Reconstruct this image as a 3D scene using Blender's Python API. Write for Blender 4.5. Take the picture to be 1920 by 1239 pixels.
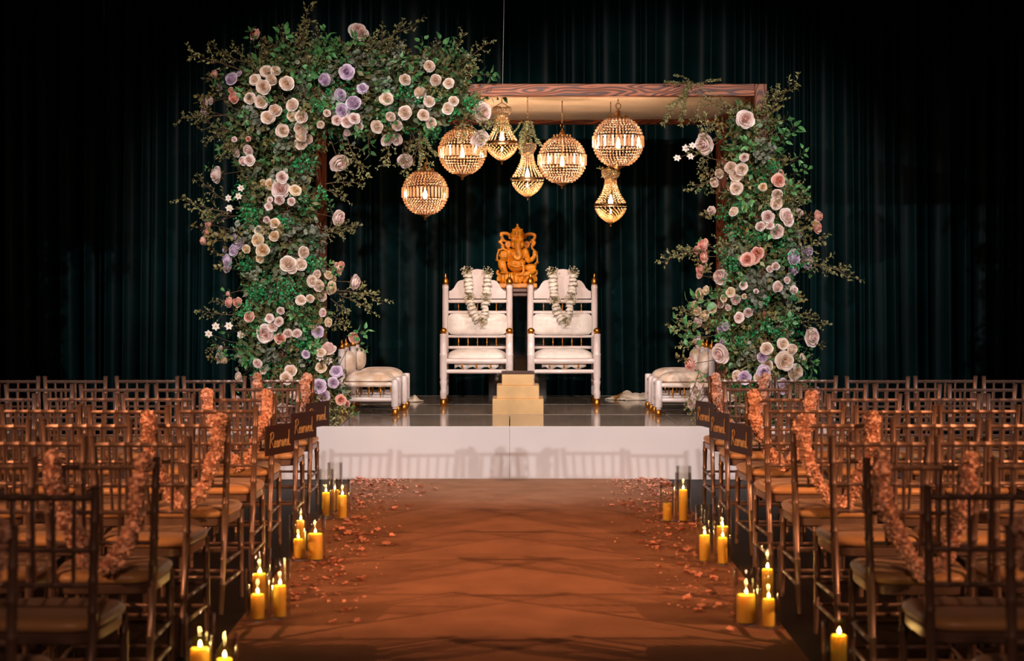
import bpy, bmesh, math, random
from mathutils import Vector, Matrix, Euler

R = math.radians
PI = math.pi
random.seed(11)
sc = bpy.context.scene
COL = sc.collection
for o in list(bpy.data.objects):
    bpy.data.objects.remove(o)

# ------------------------------------------------------------------ camera
F = 3340.0          # focal length in pixels of a 1920 wide frame
VX, VY = 958.0, 517.0
CAMZ = 1.6
cam = bpy.data.cameras.new('camera')
camo = bpy.data.objects.new('camera', cam)
COL.objects.link(camo)
sc.camera = camo
camo.location = (0, 0, CAMZ)
camo.rotation_euler = (R(90), 0, 0)
cam.sensor_width = 36
cam.sensor_fit = 'HORIZONTAL'
cam.lens = 36 * F / 1920
cam.shift_x = (960 - VX) / 1920
cam.shift_y = (VY - 619.5) / 1920
cam.clip_end = 100
cam.dof.use_dof = True
cam.dof.focus_distance = 14.6
cam.dof.aperture_fstop = 3.2

# ------------------------------------------------------------------ world, lights, exposure
sc.view_settings.view_transform = 'Standard'
sc.view_settings.look = 'None'
sc.view_settings.gamma = 1
sc.view_settings.use_curve_mapping = False
sc.view_settings.exposure = 0.0
w = bpy.data.worlds.new('world')
sc.world = w
w.use_nodes = True
w.node_tree.nodes['Background'].inputs[0].default_value = (0.55, 0.45, 0.42, 1)
w.node_tree.nodes['Background'].inputs[1].default_value = 0.006


def spot(name, loc, target, power, color, angle, blend, radius):
    l = bpy.data.lights.new(name, 'SPOT')
    l.energy = power
    l.color = color
    l.spot_size = R(angle)
    l.spot_blend = blend
    l.shadow_soft_size = radius
    o = bpy.data.objects.new(name, l)
    COL.objects.link(o)
    o.location = loc
    o.rotation_euler = (Vector(target) - Vector(loc)).to_track_quat('-Z', 'Y').to_euler()
    return o


# white stage wash: two spots in the back corners of the hall, one high above the aisle's end
spot('stage_wash_spot', (-12.0, -2.2, 6.0), (0.1, 14.6, 1.2), 4600, (0.97, 0.96, 1.0), 14, 0.5, 0.10)
spot('stage_wash_spot', (12.2, -2.2, 6.0), (0.1, 14.6, 1.2), 4600, (0.97, 0.96, 1.0), 14, 0.5, 0.10)
spot('front_spot', (-0.8, -5.0, 5.6), (-1.4, 14.4, 2.5), 6800, (1.0, 0.86, 0.77), 13.2, 0.55, 0.15)
spot('front_spot', (0.8, -5.0, 5.6), (1.45, 14.4, 2.5), 6800, (1.0, 0.86, 0.77), 13.2, 0.55, 0.15)
# overhead truss lamps over the front rows
spot('truss_spot', (-2.5, 8.5, 7.2), (-0.7, 14.5, 0.6), 850, (1.0, 0.93, 0.90), 34, 0.7, 0.12)
spot('truss_spot', (2.5, 8.5, 7.2), (0.7, 14.5, 0.6), 850, (1.0, 0.93, 0.90), 34, 0.7, 0.12)
# amber wash over the aisle and the seating, plus a weak fill added to lift the back rows
spot('amber_spot', (-6.5, 4.2, 7.2), (0.0, 10.6, 0.1), 1500, (1.0, 0.40, 0.18), 30, 1.0, 0.10)
spot('amber_spot', (6.5, 4.2, 7.2), (0.0, 10.6, 0.1), 1500, (1.0, 0.40, 0.18), 30, 1.0, 0.10)
spot('amber_side_spot', (-9.0, 1.0, 5.2), (0.3, 10.1, 0.0), 4300, (1.0, 0.41, 0.19), 22, 0.95, 0.05)
spot('amber_side_spot', (9.0, 1.0, 5.2), (-0.3, 10.1, 0.0), 5300, (1.0, 0.41, 0.19), 22, 0.95, 0.05)
spot('back_row_fill', (0.0, -5.0, 6.5), (0.0, 6.5, 0.3), 800, (1.0, 0.52, 0.34), 52, 1.0, 0.3)


def srgb(r, g, b):
    f = lambda c: (c / 255 / 12.92) if c / 255 <= 0.04045 else ((c / 255 + 0.055) / 1.055) ** 2.4
    return (f(r), f(g), f(b))


def P(px, py, Y):
    return Vector(((px - VX) * Y / F, Y, CAMZ - (py - VY) * Y / F))


# ------------------------------------------------------------------ materials
MATS = {}


def mat(name, col, rough=0.5, metal=0.0, var=0.0, scale=8.0, bump=0.0, bscale=60.0, rand=0.0, col2=None,
        sheen=0.0, sss=0.0, coat=0.0, spec=0.5, stretch=None, transl=0.0, sscale=0.04):
    m = bpy.data.materials.new(name)
    m.use_nodes = True
    nt = m.node_tree
    N, L = nt.nodes, nt.links
    b = N['Principled BSDF']
    b.inputs['Roughness'].default_value = rough
    b.inputs['Metallic'].default_value = metal
    b.inputs['Specular IOR Level'].default_value = spec
    b.inputs['Sheen Weight'].default_value = sheen
    b.inputs['Coat Weight'].default_value = coat
    if sss:
        b.inputs['Subsurface Weight'].default_value = sss
        b.inputs['Subsurface Radius'].default_value = (1.0, 0.72, 0.2)
        b.inputs['Subsurface Scale'].default_value = sscale
    tc = N.new('ShaderNodeTexCoord')
    src = tc.outputs['Object']
    if stretch:
        mp = N.new('ShaderNodeMapping')
        mp.inputs['Scale'].default_value = stretch
        L.new(src, mp.inputs['Vector'])
        src = mp.outputs['Vector']
    nz = N.new('ShaderNodeTexNoise')
    nz.inputs['Scale'].default_value = scale
    nz.inputs['Detail'].default_value = 4
    L.new(src, nz.inputs['Vector'])
    c2 = col2 if col2 else tuple(c * (1 - var) for c in col)
    c1 = col if col2 else tuple(min(1, c * (1 + var * 0.6)) for c in col)
    rp = N.new('ShaderNodeValToRGB')
    rp.color_ramp.elements[0].position = 0.35
    rp.color_ramp.elements[1].position = 0.65
    rp.color_ramp.elements[0].color = (*c2, 1)
    rp.color_ramp.elements[1].color = (*c1, 1)
    L.new(nz.outputs['Fac'], rp.inputs['Fac'])
    out = rp.outputs['Color']
    if rand:
        oi = N.new('ShaderNodeObjectInfo')
        mr = N.new('ShaderNodeMapRange')
        mr.inputs['To Min'].default_value = 1 - rand
        mr.inputs['To Max'].default_value = 1 + rand
        L.new(oi.outputs['Random'], mr.inputs['Value'])
        hv = N.new('ShaderNodeHueSaturation')
        L.new(mr.outputs['Result'], hv.inputs['Value'])
        L.new(out, hv.inputs['Color'])
        out = hv.outputs['Color']
    L.new(out, b.inputs['Base Color'])
    if transl:
        t = N.new('ShaderNodeBsdfTranslucent')
        L.new(out, t.inputs['Color'])
        mx = N.new('ShaderNodeMixShader')
        mx.inputs['Fac'].default_value = transl
        L.new(b.outputs[0], mx.inputs[1])
        L.new(t.outputs[0], mx.inputs[2])
        L.new(mx.outputs[0], N['Material Output'].inputs['Surface'])
    if bump:
        n2 = N.new('ShaderNodeTexNoise')
        n2.inputs['Scale'].default_value = bscale
        n2.inputs['Detail'].default_value = 3
        L.new(src, n2.inputs['Vector'])
        bp = N.new('ShaderNodeBump')
        bp.inputs['Strength'].default_value = bump
        bp.inputs['Distance'].default_value = 0.01
        L.new(n2.outputs['Fac'], bp.inputs['Height'])
        L.new(bp.outputs['Normal'], b.inputs['Normal'])
    MATS[name] = m
    return m


def mat_emit(name, col, strength):
    m = bpy.data.materials.new(name)
    m.use_nodes = True
    nt = m.node_tree
    e = nt.nodes.new('ShaderNodeEmission')
    e.inputs[0].default_value = (*col, 1)
    e.inputs[1].default_value = strength
    nt.links.new(e.outputs[0], nt.nodes['Material Output'].inputs['Surface'])
    MATS[name] = m
    return m


def mat_clear(name, tint, gloss_rough=0.03, base=0.04, power=0.75):
    """thin clear glass / acrylic: transparent with a fresnel-weighted mirror"""
    m = bpy.data.materials.new(name)
    m.use_nodes = True
    nt = m.node_tree
    N, L = nt.nodes, nt.links
    t = N.new('ShaderNodeBsdfTransparent')
    t.inputs[0].default_value = (*tint, 1)
    g = N.new('ShaderNodeBsdfGlossy')
    g.inputs['Roughness'].default_value = gloss_rough
    lw = N.new('ShaderNodeLayerWeight')
    lw.inputs['Blend'].default_value = 0.35
    ma = N.new('ShaderNodeMath')
    ma.operation = 'MULTIPLY_ADD'
    ma.inputs[1].default_value = power
    ma.inputs[2].default_value = base
    L.new(lw.outputs['Fresnel'], ma.inputs[0])
    mx = N.new('ShaderNodeMixShader')
    L.new(ma.outputs[0], mx.inputs['Fac'])
    L.new(t.outputs[0], mx.inputs[1])
    L.new(g.outputs[0], mx.inputs[2])
    L.new(mx.outputs[0], N['Material Output'].inputs['Surface'])
    MATS[name] = m
    return m


def mat_crystal(name, tint):
    m = bpy.data.materials.new(name)
    m.use_nodes = True
    nt = m.node_tree
    N, L = nt.nodes, nt.links
    tr = N.new('ShaderNodeBsdfTranslucent')
    tr.inputs[0].default_value = (*tint, 1)
    g = N.new('ShaderNodeBsdfGlossy')
    g.inputs['Roughness'].default_value = 0.16
    g.inputs['Color'].default_value = (1.0, 0.9, 0.78, 1)
    t = N.new('ShaderNodeBsdfTransparent')
    t.inputs[0].default_value = (1.0, 0.9, 0.78, 1)
    m1 = N.new('ShaderNodeMixShader')
    m1.inputs['Fac'].default_value = 0.5
    L.new(tr.outputs[0], m1.inputs[1])
    L.new(g.outputs[0], m1.inputs[2])
    m2 = N.new('ShaderNodeMixShader')
    m2.inputs['Fac'].default_value = 0.28
    L.new(m1.outputs[0], m2.inputs[1])
    L.new(t.outputs[0], m2.inputs[2])
    L.new(m2.outputs[0], N['Material Output'].inputs['Surface'])
    MATS[name] = m
    return m


def mat_wood(name, axis, light, dark, rough=0.5):
    """stained plank: contour-like grain along AXIS"""
    m = bpy.data.materials.new(name)
    m.use_nodes = True
    nt = m.node_tree
    N, L = nt.nodes, nt.links
    b = N['Principled BSDF']
    b.inputs['Roughness'].default_value = rough
    tc = N.new('ShaderNodeTexCoord')
    mp = N.new('ShaderNodeMapping')
    s = [6.5, 6.5, 6.5]
    s[axis] = 1.0
    mp.inputs['Scale'].default_value = s
    L.new(tc.outputs['Object'], mp.inputs['Vector'])
    nz = N.new('ShaderNodeTexNoise')
    nz.inputs['Scale'].default_value = 1.3
    nz.inputs['Detail'].default_value = 1.5
    L.new(mp.outputs[0], nz.inputs['Vector'])
    mu = N.new('ShaderNodeMath')
    mu.operation = 'MULTIPLY'
    mu.inputs[1].default_value = 105.0
    L.new(nz.outputs['Fac'], mu.inputs[0])
    sn = N.new('ShaderNodeMath')
    sn.operation = 'SINE'
    L.new(mu.outputs[0], sn.inputs[0])
    rp = N.new('ShaderNodeValToRGB')
    rp.color_ramp.elements[0].position = 0.0
    rp.color_ramp.elements[0].color = (*light, 1)
    rp.color_ramp.elements[1].position = 0.85
    rp.color_ramp.elements[1].color = (*dark, 1)
    mr = N.new('ShaderNodeMapRange')
    mr.inputs['From Min'].default_value = -0.6
    mr.inputs['From Max'].default_value = 1.0
    L.new(sn.outputs[0], mr.inputs['Value'])
    L.new(mr.outputs[0], rp.inputs['Fac'])
    L.new(rp.outputs[0], b.inputs['Base Color'])
    bp = N.new('ShaderNodeBump')
    bp.inputs['Strength'].default_value = 0.25
    bp.inputs['Distance'].default_value = 0.004
    L.new(sn.outputs[0], bp.inputs['Height'])
    L.new(bp.outputs[0], b.inputs['Normal'])
    MATS[name] = m
    return m


mat('curtain', (0.0020, 0.0145, 0.0160), 0.42, sheen=0.0, var=0.3, scale=3, spec=0.07)
mat('floor', (0.008, 0.007, 0.007), 0.5, var=0.4, scale=1.2, bump=0.05, bscale=30, spec=0.12)
mat('carpet', srgb(172, 128, 100), 0.95, var=0.16, scale=3.0, bump=0.9, bscale=170, spec=0.1)
mat('stage_top', (0.38, 0.29, 0.225), 0.10, var=0.12, scale=1.5, spec=0.8)
mat('stage_white', srgb(226, 218, 214), 0.16, var=0.03, scale=2)
mat('stage_seam', srgb(225, 215, 205), 0.3)
mat_wood('wood_x', 0, srgb(166, 90, 54), srgb(76, 34, 19))
mat_wood('wood_y', 1, srgb(150, 84, 50), srgb(60, 28, 16))
mat_wood('wood_z', 2, srgb(156, 86, 54), srgb(74, 36, 21))
mat('drape', srgb(238, 224, 204), 0.8, var=0.05, scale=4, transl=0.1)
mat('brass', srgb(150, 108, 62), 0.32, 1.0, var=0.2, scale=20)
mat('dark_brass', srgb(96, 66, 38), 0.4, 1.0, var=0.2, scale=20)
mat_crystal('crystal', (0.62, 0.45, 0.33))
mat_crystal('amber_crystal', (0.66, 0.46, 0.22))
mat_emit('bulb', (1.0, 0.70, 0.42), 60)
mat_emit('flame', (1.0, 0.66, 0.26), 22)
mat('gold', srgb(205, 140, 62), 0.3, 1.0, var=0.15, scale=10)
mat('gold_foil', srgb(232, 188, 130), 0.42, 0.2, var=0.14, scale=5, bump=0.08, bscale=25)
mat('white_lacquer', srgb(226, 208, 202), 0.22, var=0.03, scale=5, coat=0.3)
mat('brocade', srgb(244, 232, 222), 0.38, var=0.10, scale=22, bump=0.25, bscale=26, sheen=0.2)
mat('brocade_gold', srgb(244, 228, 214), 0.36, col2=srgb(208, 172, 140), scale=11, bump=0.2, bscale=30, sheen=0.2)
mat('statue', srgb(234, 144, 30), 0.42, var=0.3, scale=16, bump=0.15, bscale=90)
mat('plinth_wood', srgb(84, 38, 20), 0.4, var=0.3, scale=9)
mat('dark_tray', srgb(70, 38, 24), 0.4, var=0.3, scale=10)
mat_clear('acrylic', (0.96, 0.96, 0.96), 0.05, 0.03, 0.45)
mat_clear('glass', (0.99, 0.985, 0.97), 0.03, 0.03, 0.38)
mat('wax', srgb(246, 206, 84), 0.5, var=0.06, scale=8, sss=0.85)
mat('wick', srgb(30, 22, 16), 0.9)
mat('chair_bronze', srgb(132, 110, 98), 0.3, 0.45, var=0.12, scale=14)
mat('seat_pad', srgb(196, 152, 102), 0.36, var=0.10, scale=6, sheen=0.2)
mat('sign_board', srgb(52, 28, 20), 0.45, var=0.3, scale=7)
mat('sign_gold', srgb(232, 200, 146), 0.45, 0.2, var=0.1)
mat('ribbon', srgb(80, 52, 40), 0.6, var=0.1)
mat('garland_bloom', srgb(236, 196, 172), 0.8, var=0.14, scale=30, rand=0.12, sss=0.0)
mat('petal', srgb(228, 172, 150), 0.7, col2=srgb(192, 122, 94), scale=14, rand=0.3)
mat('white_bloom', srgb(246, 236, 222), 0.7, var=0.05, scale=30, rand=0.06)
mat('breath', srgb(244, 234, 212), 0.8, col2=srgb(224, 208, 172), scale=300)
mat('breath_stem', srgb(150, 138, 92), 0.8, var=0.2)
ROSE = {'c': (srgb(255, 234, 220), srgb(255, 226, 204)), 'b': (srgb(255, 234, 227), srgb(248, 214, 206)),
        'e': (srgb(255, 234, 208), srgb(250, 218, 178)), 'm': (srgb(234, 216, 232), srgb(220, 196, 220)),
        'p': (srgb(252, 206, 190), srgb(244, 174, 156))}
for k, (a, b_) in ROSE.items():
    mat('rose_' + k, a, 0.65, var=0.06, scale=6, rand=0.05, sss=0.35, sscale=0.012)
    mat('rose_heart_' + k, b_, 0.65, var=0.08, scale=6, rand=0.05, sss=0.35, sscale=0.012)
mat('leaf_box', srgb(162, 156, 102), 0.5, col2=srgb(114, 116, 70), scale=9, rand=0.3)
mat('leaf_ficus', srgb(104, 158, 92), 0.36, col2=srgb(56, 110, 62), scale=7, rand=0.35)
mat('leaf_euca', srgb(140, 144, 124), 0.55, col2=srgb(100, 106, 90), scale=9, rand=0.25)
mat('leaf_fern', srgb(58, 172, 100), 0.42, col2=srgb(30, 118, 66), scale=9, rand=0.25)
mat('leaf_olive', srgb(140, 122, 70), 0.5, col2=srgb(88, 82, 46), scale=9, rand=0.3)
mat('leaf_dark', srgb(98, 108, 68), 0.55, col2=srgb(60, 76, 46), scale=5)
mat('twig', srgb(98, 74, 48), 0.7, var=0.3, scale=20)
mat('cosmos_white', srgb(232, 218, 206), 0.7, var=0.04)
mat('pollen', srgb(196, 140, 50), 0.8, var=0.2)
mat('cloth_cream', srgb(236, 216, 190), 0.7, var=0.08, scale=6, sheen=0.2)
mat('cloth_gold', srgb(180, 124, 62), 0.5, var=0.2, scale=10)
mat('wire', srgb(150, 146, 140), 0.5, 0.5)


# ------------------------------------------------------------------ mesh builder
class MB:
    def __init__(s):
        s.v = []
        s.f = []
        s.mi = []
        s.cur = 0

    def add(s, vs, fs):
        o = len(s.v)
        s.v.extend(tuple(v) for v in vs)
        for f in fs:
            s.f.append(tuple(i + o for i in f))
            s.mi.append(s.cur)
        return s

    def box(s, c, d, rz=0.0):
        x, y, z = d[0] / 2, d[1] / 2, d[2] / 2
        m = Matrix.Translation(c) @ Matrix.Rotation(rz, 4, 'Z')
        vs = [m @ Vector((a * x, b * y, e * z)) for a in (-1, 1) for b in (-1, 1) for e in (-1, 1)]
        return s.add(vs, [(0, 1, 3, 2), (4, 6, 7, 5), (0, 4, 5, 1), (2, 3, 7, 6), (0, 2, 6, 4), (1, 5, 7, 3)])

    def cbox(s, c, d, b=0.006):
        """box with chamfered edges"""
        bm = bmesh.new()
        bmesh.ops.create_cube(bm, size=1)
        for v in bm.verts:
            v.co = Vector((v.co.x * d[0], v.co.y * d[1], v.co.z * d[2]))
        bmesh.ops.bevel(bm, geom=list(bm.edges), offset=b, segments=1, affect='EDGES')
        bm.verts.index_update()
        s.add([v.co + Vector(c) for v in bm.verts], [tuple(v.index for v in f.verts) for f in bm.faces])
        bm.free()
        return s

    def lathe(s, prof, n=16, c=(0, 0, 0), m=None):
        M = Matrix.Translation(c) @ (m if m else Matrix())
        vs, fs = [], []
        for r, z in prof:
            for i in range(n):
                a = 2 * PI * i / n
                vs.append(M @ Vector((r * math.cos(a), r * math.sin(a), z)))
        k = len(prof)
        for j in range(k - 1):
            for i in range(n):
                i2 = (i + 1) % n
                fs.append((j * n + i, j * n + i2, (j + 1) * n + i2, (j + 1) * n + i))
        if prof[0][0] > 1e-5:
            fs.append(tuple(range(n - 1, -1, -1)))
        if prof[-1][0] > 1e-5:
            fs.append(tuple((k - 1) * n + i for i in range(n)))
        return s.add(vs, fs)

    def tube(s, pts, rad, n=8, caps=True):
        pts = [Vector(p) for p in pts]
        if not hasattr(rad, '__len__'):
            rad = [rad] * len(pts)
        t0 = (pts[1] - pts[0]).normalized()
        up = Vector((0, 0, 1)) if abs(t0.z) < 0.9 else Vector((1, 0, 0))
        nrm = t0.cross(up).normalized()
        vs, fs = [], []
        for i, p in enumerate(pts):
            t = (pts[min(i + 1, len(pts) - 1)] - pts[max(i - 1, 0)]).normalized()
            nrm = (nrm - t * nrm.dot(t)).normalized()
            bn = t.cross(nrm)
            for j in range(n):
                a = 2 * PI * j / n
                vs.append(p + (nrm * math.cos(a) + bn * math.sin(a)) * rad[i])
        for i in range(len(pts) - 1):
            for j in range(n):
                j2 = (j + 1) % n
                fs.append((i * n + j, i * n + j2, (i + 1) * n + j2, (i + 1) * n + j))
        if caps:
            fs.append(tuple(range(n - 1, -1, -1)))
            fs.append(tuple((len(pts) - 1) * n + j for j in range(n)))
        return s.add(vs, fs)

    def ball(s, c, r, nu=12, nv=8, m=None):
        if not hasattr(r, '__len__'):
            r = (r, r, r)
        M = m if m else Matrix()
        c = Vector(c)
        vs = [c + M @ Vector((0, 0, -r[2]))]
        for j in range(1, nv):
            b = -PI / 2 + PI * j / nv
            for i in range(nu):
                a = 2 * PI * i / nu
                vs.append(c + M @ Vector((r[0] * math.cos(b) * math.cos(a), r[1] * math.cos(b) * math.sin(a), r[2] * math.sin(b))))
        vs.append(c + M @ Vector((0, 0, r[2])))
        fs = []
        for i in range(nu):
            i2 = (i + 1) % nu
            fs.append((0, 1 + i2, 1 + i))
            for j in range(nv - 2):
                a = 1 + j * nu
                fs.append((a + i, a + i2, a + nu + i2, a + nu + i))
            a = 1 + (nv - 2) * nu
            fs.append((a + i, a + i2, len(vs) - 1))
        return s.add(vs, fs)

    def torus(s, c, R_, r, n=24, k=6, m=None):
        M = Matrix.Translation(c) @ (m if m else Matrix())
        vs, fs = [], []
        for i in range(n):
            a = 2 * PI * i / n
            for j in range(k):
                b = 2 * PI * j / k
                q = R_ + r * math.cos(b)
                vs.append(M @ Vector((q * math.cos(a), q * math.sin(a), r * math.sin(b))))
        for i in range(n):
            for j in range(k):
                i2, j2 = (i + 1) % n, (j + 1) % k
                fs.append((i * k + j, i2 * k + j, i2 * k + j2, i * k + j2))
        return s.add(vs, fs)

    def leaf(s, p, d, nrm, L, W, fold=0.25, droop=0.15, segs=3):
        """ovate leaf: two folded halves"""
        p, d = Vector(p), Vector(d).normalized()
        side = d.cross(Vector(nrm))
        if side.length < 1e-4:
            side = d.orthogonal()
        side.normalize()
        n = side.cross(d)
        mid, le, ri = [], [], []
        for i in range(segs + 1):
            t = i / segs
            wd = W * 0.5 * math.sin(PI * min(1, t ** 0.75 * 0.94 + 0.06)) if 0 < i < segs else 0
            c = p + d * (L * t) - n * (droop * L * t * t)
            mid.append(c)
            le.append(c + side * wd + n * (wd * fold))
            ri.append(c - side * wd + n * (wd * fold))
        vs = mid + le[1:-1] + ri[1:-1]
        k = segs + 1
        fs = []
        L1 = [0] + [k + i for i in range(segs - 1)] + [segs]
        R1 = [0] + [k + segs - 1 + i for i in range(segs - 1)] + [segs]
        for i in range(segs):
            if i == 0:
                fs += [(0, 1, L1[1]), (0, R1[1], 1)]
            elif i == segs - 1:
                fs += [(i, segs, L1[i]), (i, R1[i], segs)]
            else:
                fs += [(i, i + 1, L1[i + 1], L1[i]), (i, R1[i], R1[i + 1], i + 1)]
        return s.add(vs, fs)

    def mesh(s, name, mats, smooth=True, angle=42):
        me = bpy.data.meshes.new(name)
        me.from_pydata(s.v, [], s.f)
        if not isinstance(mats, (list, tuple)):
            mats = [mats]
        for m in mats:
            me.materials.append(MATS[m])
        if len(mats) > 1:
            me.polygons.foreach_set('material_index', s.mi)
        if smooth:
            me.polygons.foreach_set('use_smooth', [True] * len(s.f))
            if angle:
                me.set_sharp_from_angle(angle=R(angle))
        me.update()
        return me

    def build(s, name, mats, parent=None, loc=(0, 0, 0), rot=(0, 0, 0), smooth=True, angle=42):
        return put(name, s.mesh(name, mats, smooth, angle), parent, loc, rot)


def put(name, me, parent=None, loc=(0, 0, 0), rot=(0, 0, 0), scale=(1, 1, 1)):
    o = bpy.data.objects.new(name, me)
    COL.objects.link(o)
    o.parent = parent
    o.location = loc
    o.rotation_euler = rot
    o.scale = scale
    return o


def tag(o, label, cat, group=None, kind=None):
    if label:
        o['label'] = label
    if cat:
        o['category'] = cat
    if group:
        o['group'] = group
    if kind:
        o['kind'] = kind
    return o


def thing(name, label, cat, loc=(0, 0, 0), rz=0.0, group=None, kind=None):
    o = bpy.data.objects.new(name, None)
    o.empty_display_size = 0.1
    COL.objects.link(o)
    o.location = loc
    o.rotation_euler = (0, 0, rz)
    return tag(o, label, cat, group, kind)


def smoothpath(pts, k=6):
    """Catmull-Rom through the points"""
    pts = [Vector(p) for p in pts]
    out = []
    for i in range(len(pts) - 1):
        p0 = pts[max(i - 1, 0)]
        p1, p2 = pts[i], pts[i + 1]
        p3 = pts[min(i + 2, len(pts) - 1)]
        for j in range(k):
            t = j / k
            out.append(0.5 * ((2 * p1) + (p2 - p0) * t + (2 * p0 - 5 * p1 + 4 * p2 - p3) * t * t + (3 * p1 - p0 - 3 * p2 + p3) * t ** 3))
    out.append(pts[-1])
    return out


ORD = ['front', 'second', 'third', 'fourth', 'fifth', 'sixth', 'seventh', 'eighth', 'ninth', 'tenth']
STZ = 0.418          # stage height
STY = 13.98          # stage front

# ------------------------------------------------------------------ setting: floor, curtain wall, carpet, stage
fl = MB().box((0, 8, -0.05), (30, 30, 0.1)).build('floor', 'floor', smooth=False)
fl['kind'] = 'structure'

CURY = 18.25
rng = random.Random(5)


def curtain_panel(x0, x1, parent, z0, z1, ybase):
    """a drape of irregular folds"""
    m = MB()
    cols = []
    x = x0
    while x < x1:
        wd = rng.choice((rng.uniform(0.05, 0.10), rng.uniform(0.10, 0.26), rng.uniform(0.16, 0.36)))
        am = rng.uniform(0.03, 0.075) * (0.7 + wd * 2.6)
        ph = rng.uniform(-0.3, 0.3)
        for k in range(10):
            t = k / 10
            cols.append((x + wd * (t + 0.08 * math.sin(2 * PI * t + ph)), -am * (0.5 - 0.5 * math.cos(2 * PI * t)) ** 1.25))
        x += wd
    zs = [z0 + (z1 - z0) * i / 7 for i in range(8)]
    vs, fs = [], []
    drift = [rng.uniform(-0.03, 0.03) for _ in range(60)]
    for j, z in enumerate(zs):
        t = j / 7
        for i, (cx, cy) in enumerate(cols):
            dx = 0.03 * math.sin(cx * 2.1 + t * 2.2) * (1 - t) + drift[i // 10 % 60] * (1 - t) * 0.6
            vs.append((cx + dx, ybase + cy * (1.15 - 0.5 * t) + 0.012 * math.sin(cx * 5 + t * 4), z))
    n = len(cols)
    for j in range(7):
        for i in range(n - 1):
            fs.append((j * n + i, j * n + i + 1, (j + 1) * n + i + 1, (j + 1) * n + i))
    m.add(vs, fs)
    return m.build('curtain_panel', 'curtain', parent, angle=None)


cur = thing('stage_curtain', 'black-green velvet stage curtain hanging in folds behind the flower arch', 'curtain', (0, 0, 0))
px = -8.4
while px < 8.4:
    curtain_panel(px, px + 1.4, cur, 0.0, 6.2, CURY)
    px += 1.4
wb = MB().box((0, CURY + 0.6, 3.1), (18, 0.1, 6.4)).build('wall_back', 'floor', smooth=False)
wb['kind'] = 'structure'

# aisle carpet runner, slightly uneven
m = MB()
nx, ny = 18, 90
cx0, cx1, cy0, cy1 = -1.25, 1.23, -1.5, 13.97
vs, fs = [], []
for j in range(ny + 1):
    for i in range(nx + 1):
        x = cx0 + (cx1 - cx0) * i / nx
        y = cy0 + (cy1 - cy0) * j / ny
        z = 0.009 + 0.0022 * math.sin(x * 3 + y * 2.3) * math.sin(y * 1.1 - x)
        vs.append((x, y, z))
for j in range(ny):
    for i in range(nx):
        a = j * (nx + 1) + i
        fs.append((a, a + 1, a + nx + 2, a + nx + 1))
m.add(vs, fs)
e = len(m.v)
for sx in (cx0, cx1):
    m.box((sx, (cy0 + cy1) / 2, 0.005), (0.006, cy1 - cy0, 0.010))
tag(m.build('aisle_carpet', 'carpet'), 'plain orange-lit woven carpet runner down the middle aisle to the stage', 'carpet')

# stage: decks with pale joints, white fascia
st = thing('stage', 'low stage with white gloss front and dark mirror-like deck', 'stage', (0, STY, 0))
SX0, SX1 = -2.68, 2.66
ncol = 4
dw = (SX1 - SX0) / ncol
deck = MB().cbox((0, 0, 0), (dw - 0.006, 1.18 - 0.006, 0.03), 0.003).mesh('deck_panel', 'stage_top', smooth=False)
for i in range(ncol):
    for j in range(3):
        put('deck_panel', deck, st, (SX0 + dw * (i + 0.5), 0.012 + 1.19 * (j + 0.5), STZ - 0.015))
for j in range(4):
    MB().cbox(((SX0 + SX1) / 2, 0.012 + 1.19 * j, STZ - 0.0155), (SX1 - SX0, 0.014, 0.032), 0.002).build('joint_strip', 'stage_seam', st, smooth=False)
fas = MB().cbox((0, 0, 0), ((SX1 - SX0) / 2 - 0.0015, 0.012, STZ - 0.004), 0.001).mesh('fascia_panel', 'stage_white', smooth=False)
for s_ in (0, 1):
    put('fascia_panel', fas, st, (SX0 + (SX1 - SX0) * (0.25 + 0.5 * s_), 0.0, STZ / 2))
for sx in (SX0, SX1):
    MB().cbox((sx, 1.79, STZ / 2), (0.012, 3.57, STZ - 0.004), 0.003).build('fascia_panel', 'stage_white', st, smooth=False)
for i in range(ncol + 1):
    for y in (0.15, 1.8, 3.4):
        MB().box((min(max(SX0 + dw * i, SX0 + 0.1), SX1 - 0.1), y, (STZ - 0.04) / 2), (0.05, 0.05, STZ - 0.04)).build('stage_leg', 'dark_brass', st, smooth=False)

# ------------------------------------------------------------------ wooden mandap frame with ceiling drape
MX0, MX1, MY0, MY1 = -1.85, 2.05, 14.26, 16.98
MZT = 3.137
T = 0.098
mf = thing('wooden_canopy_frame', 'stained timber box frame of the wedding canopy standing on the stage', 'canopy frame', ((MX0 + MX1) / 2, (MY0 + MY1) / 2, STZ))
hx, hy = (MX1 - MX0) / 2 - T / 2, (MY1 - MY0) / 2 - T / 2
hz = MZT - STZ
for a in (-1, 1):
    for b in (-1, 1):
        MB().cbox((0, 0, 0), (T, T, hz), 0.004).build('post', 'wood_z', mf, (a * hx, b * hy, hz / 2), smooth=False)
for b in (-1, 1):
    MB().cbox((0, 0, 0), (2 * hx - T - 0.002, T, T), 0.004).build('beam', 'wood_x', mf, (0, b * hy, hz - T / 2), smooth=False)
for a in (-1, 1):
    MB().cbox((0, 0, 0), (T, 2 * hy - T - 0.002, T), 0.004).build('beam', 'wood_y', mf, (a * hx, 0, hz - T / 2), smooth=False)
m = MB()
nx, ny = 40, 44
vs, fs = [], []
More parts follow.
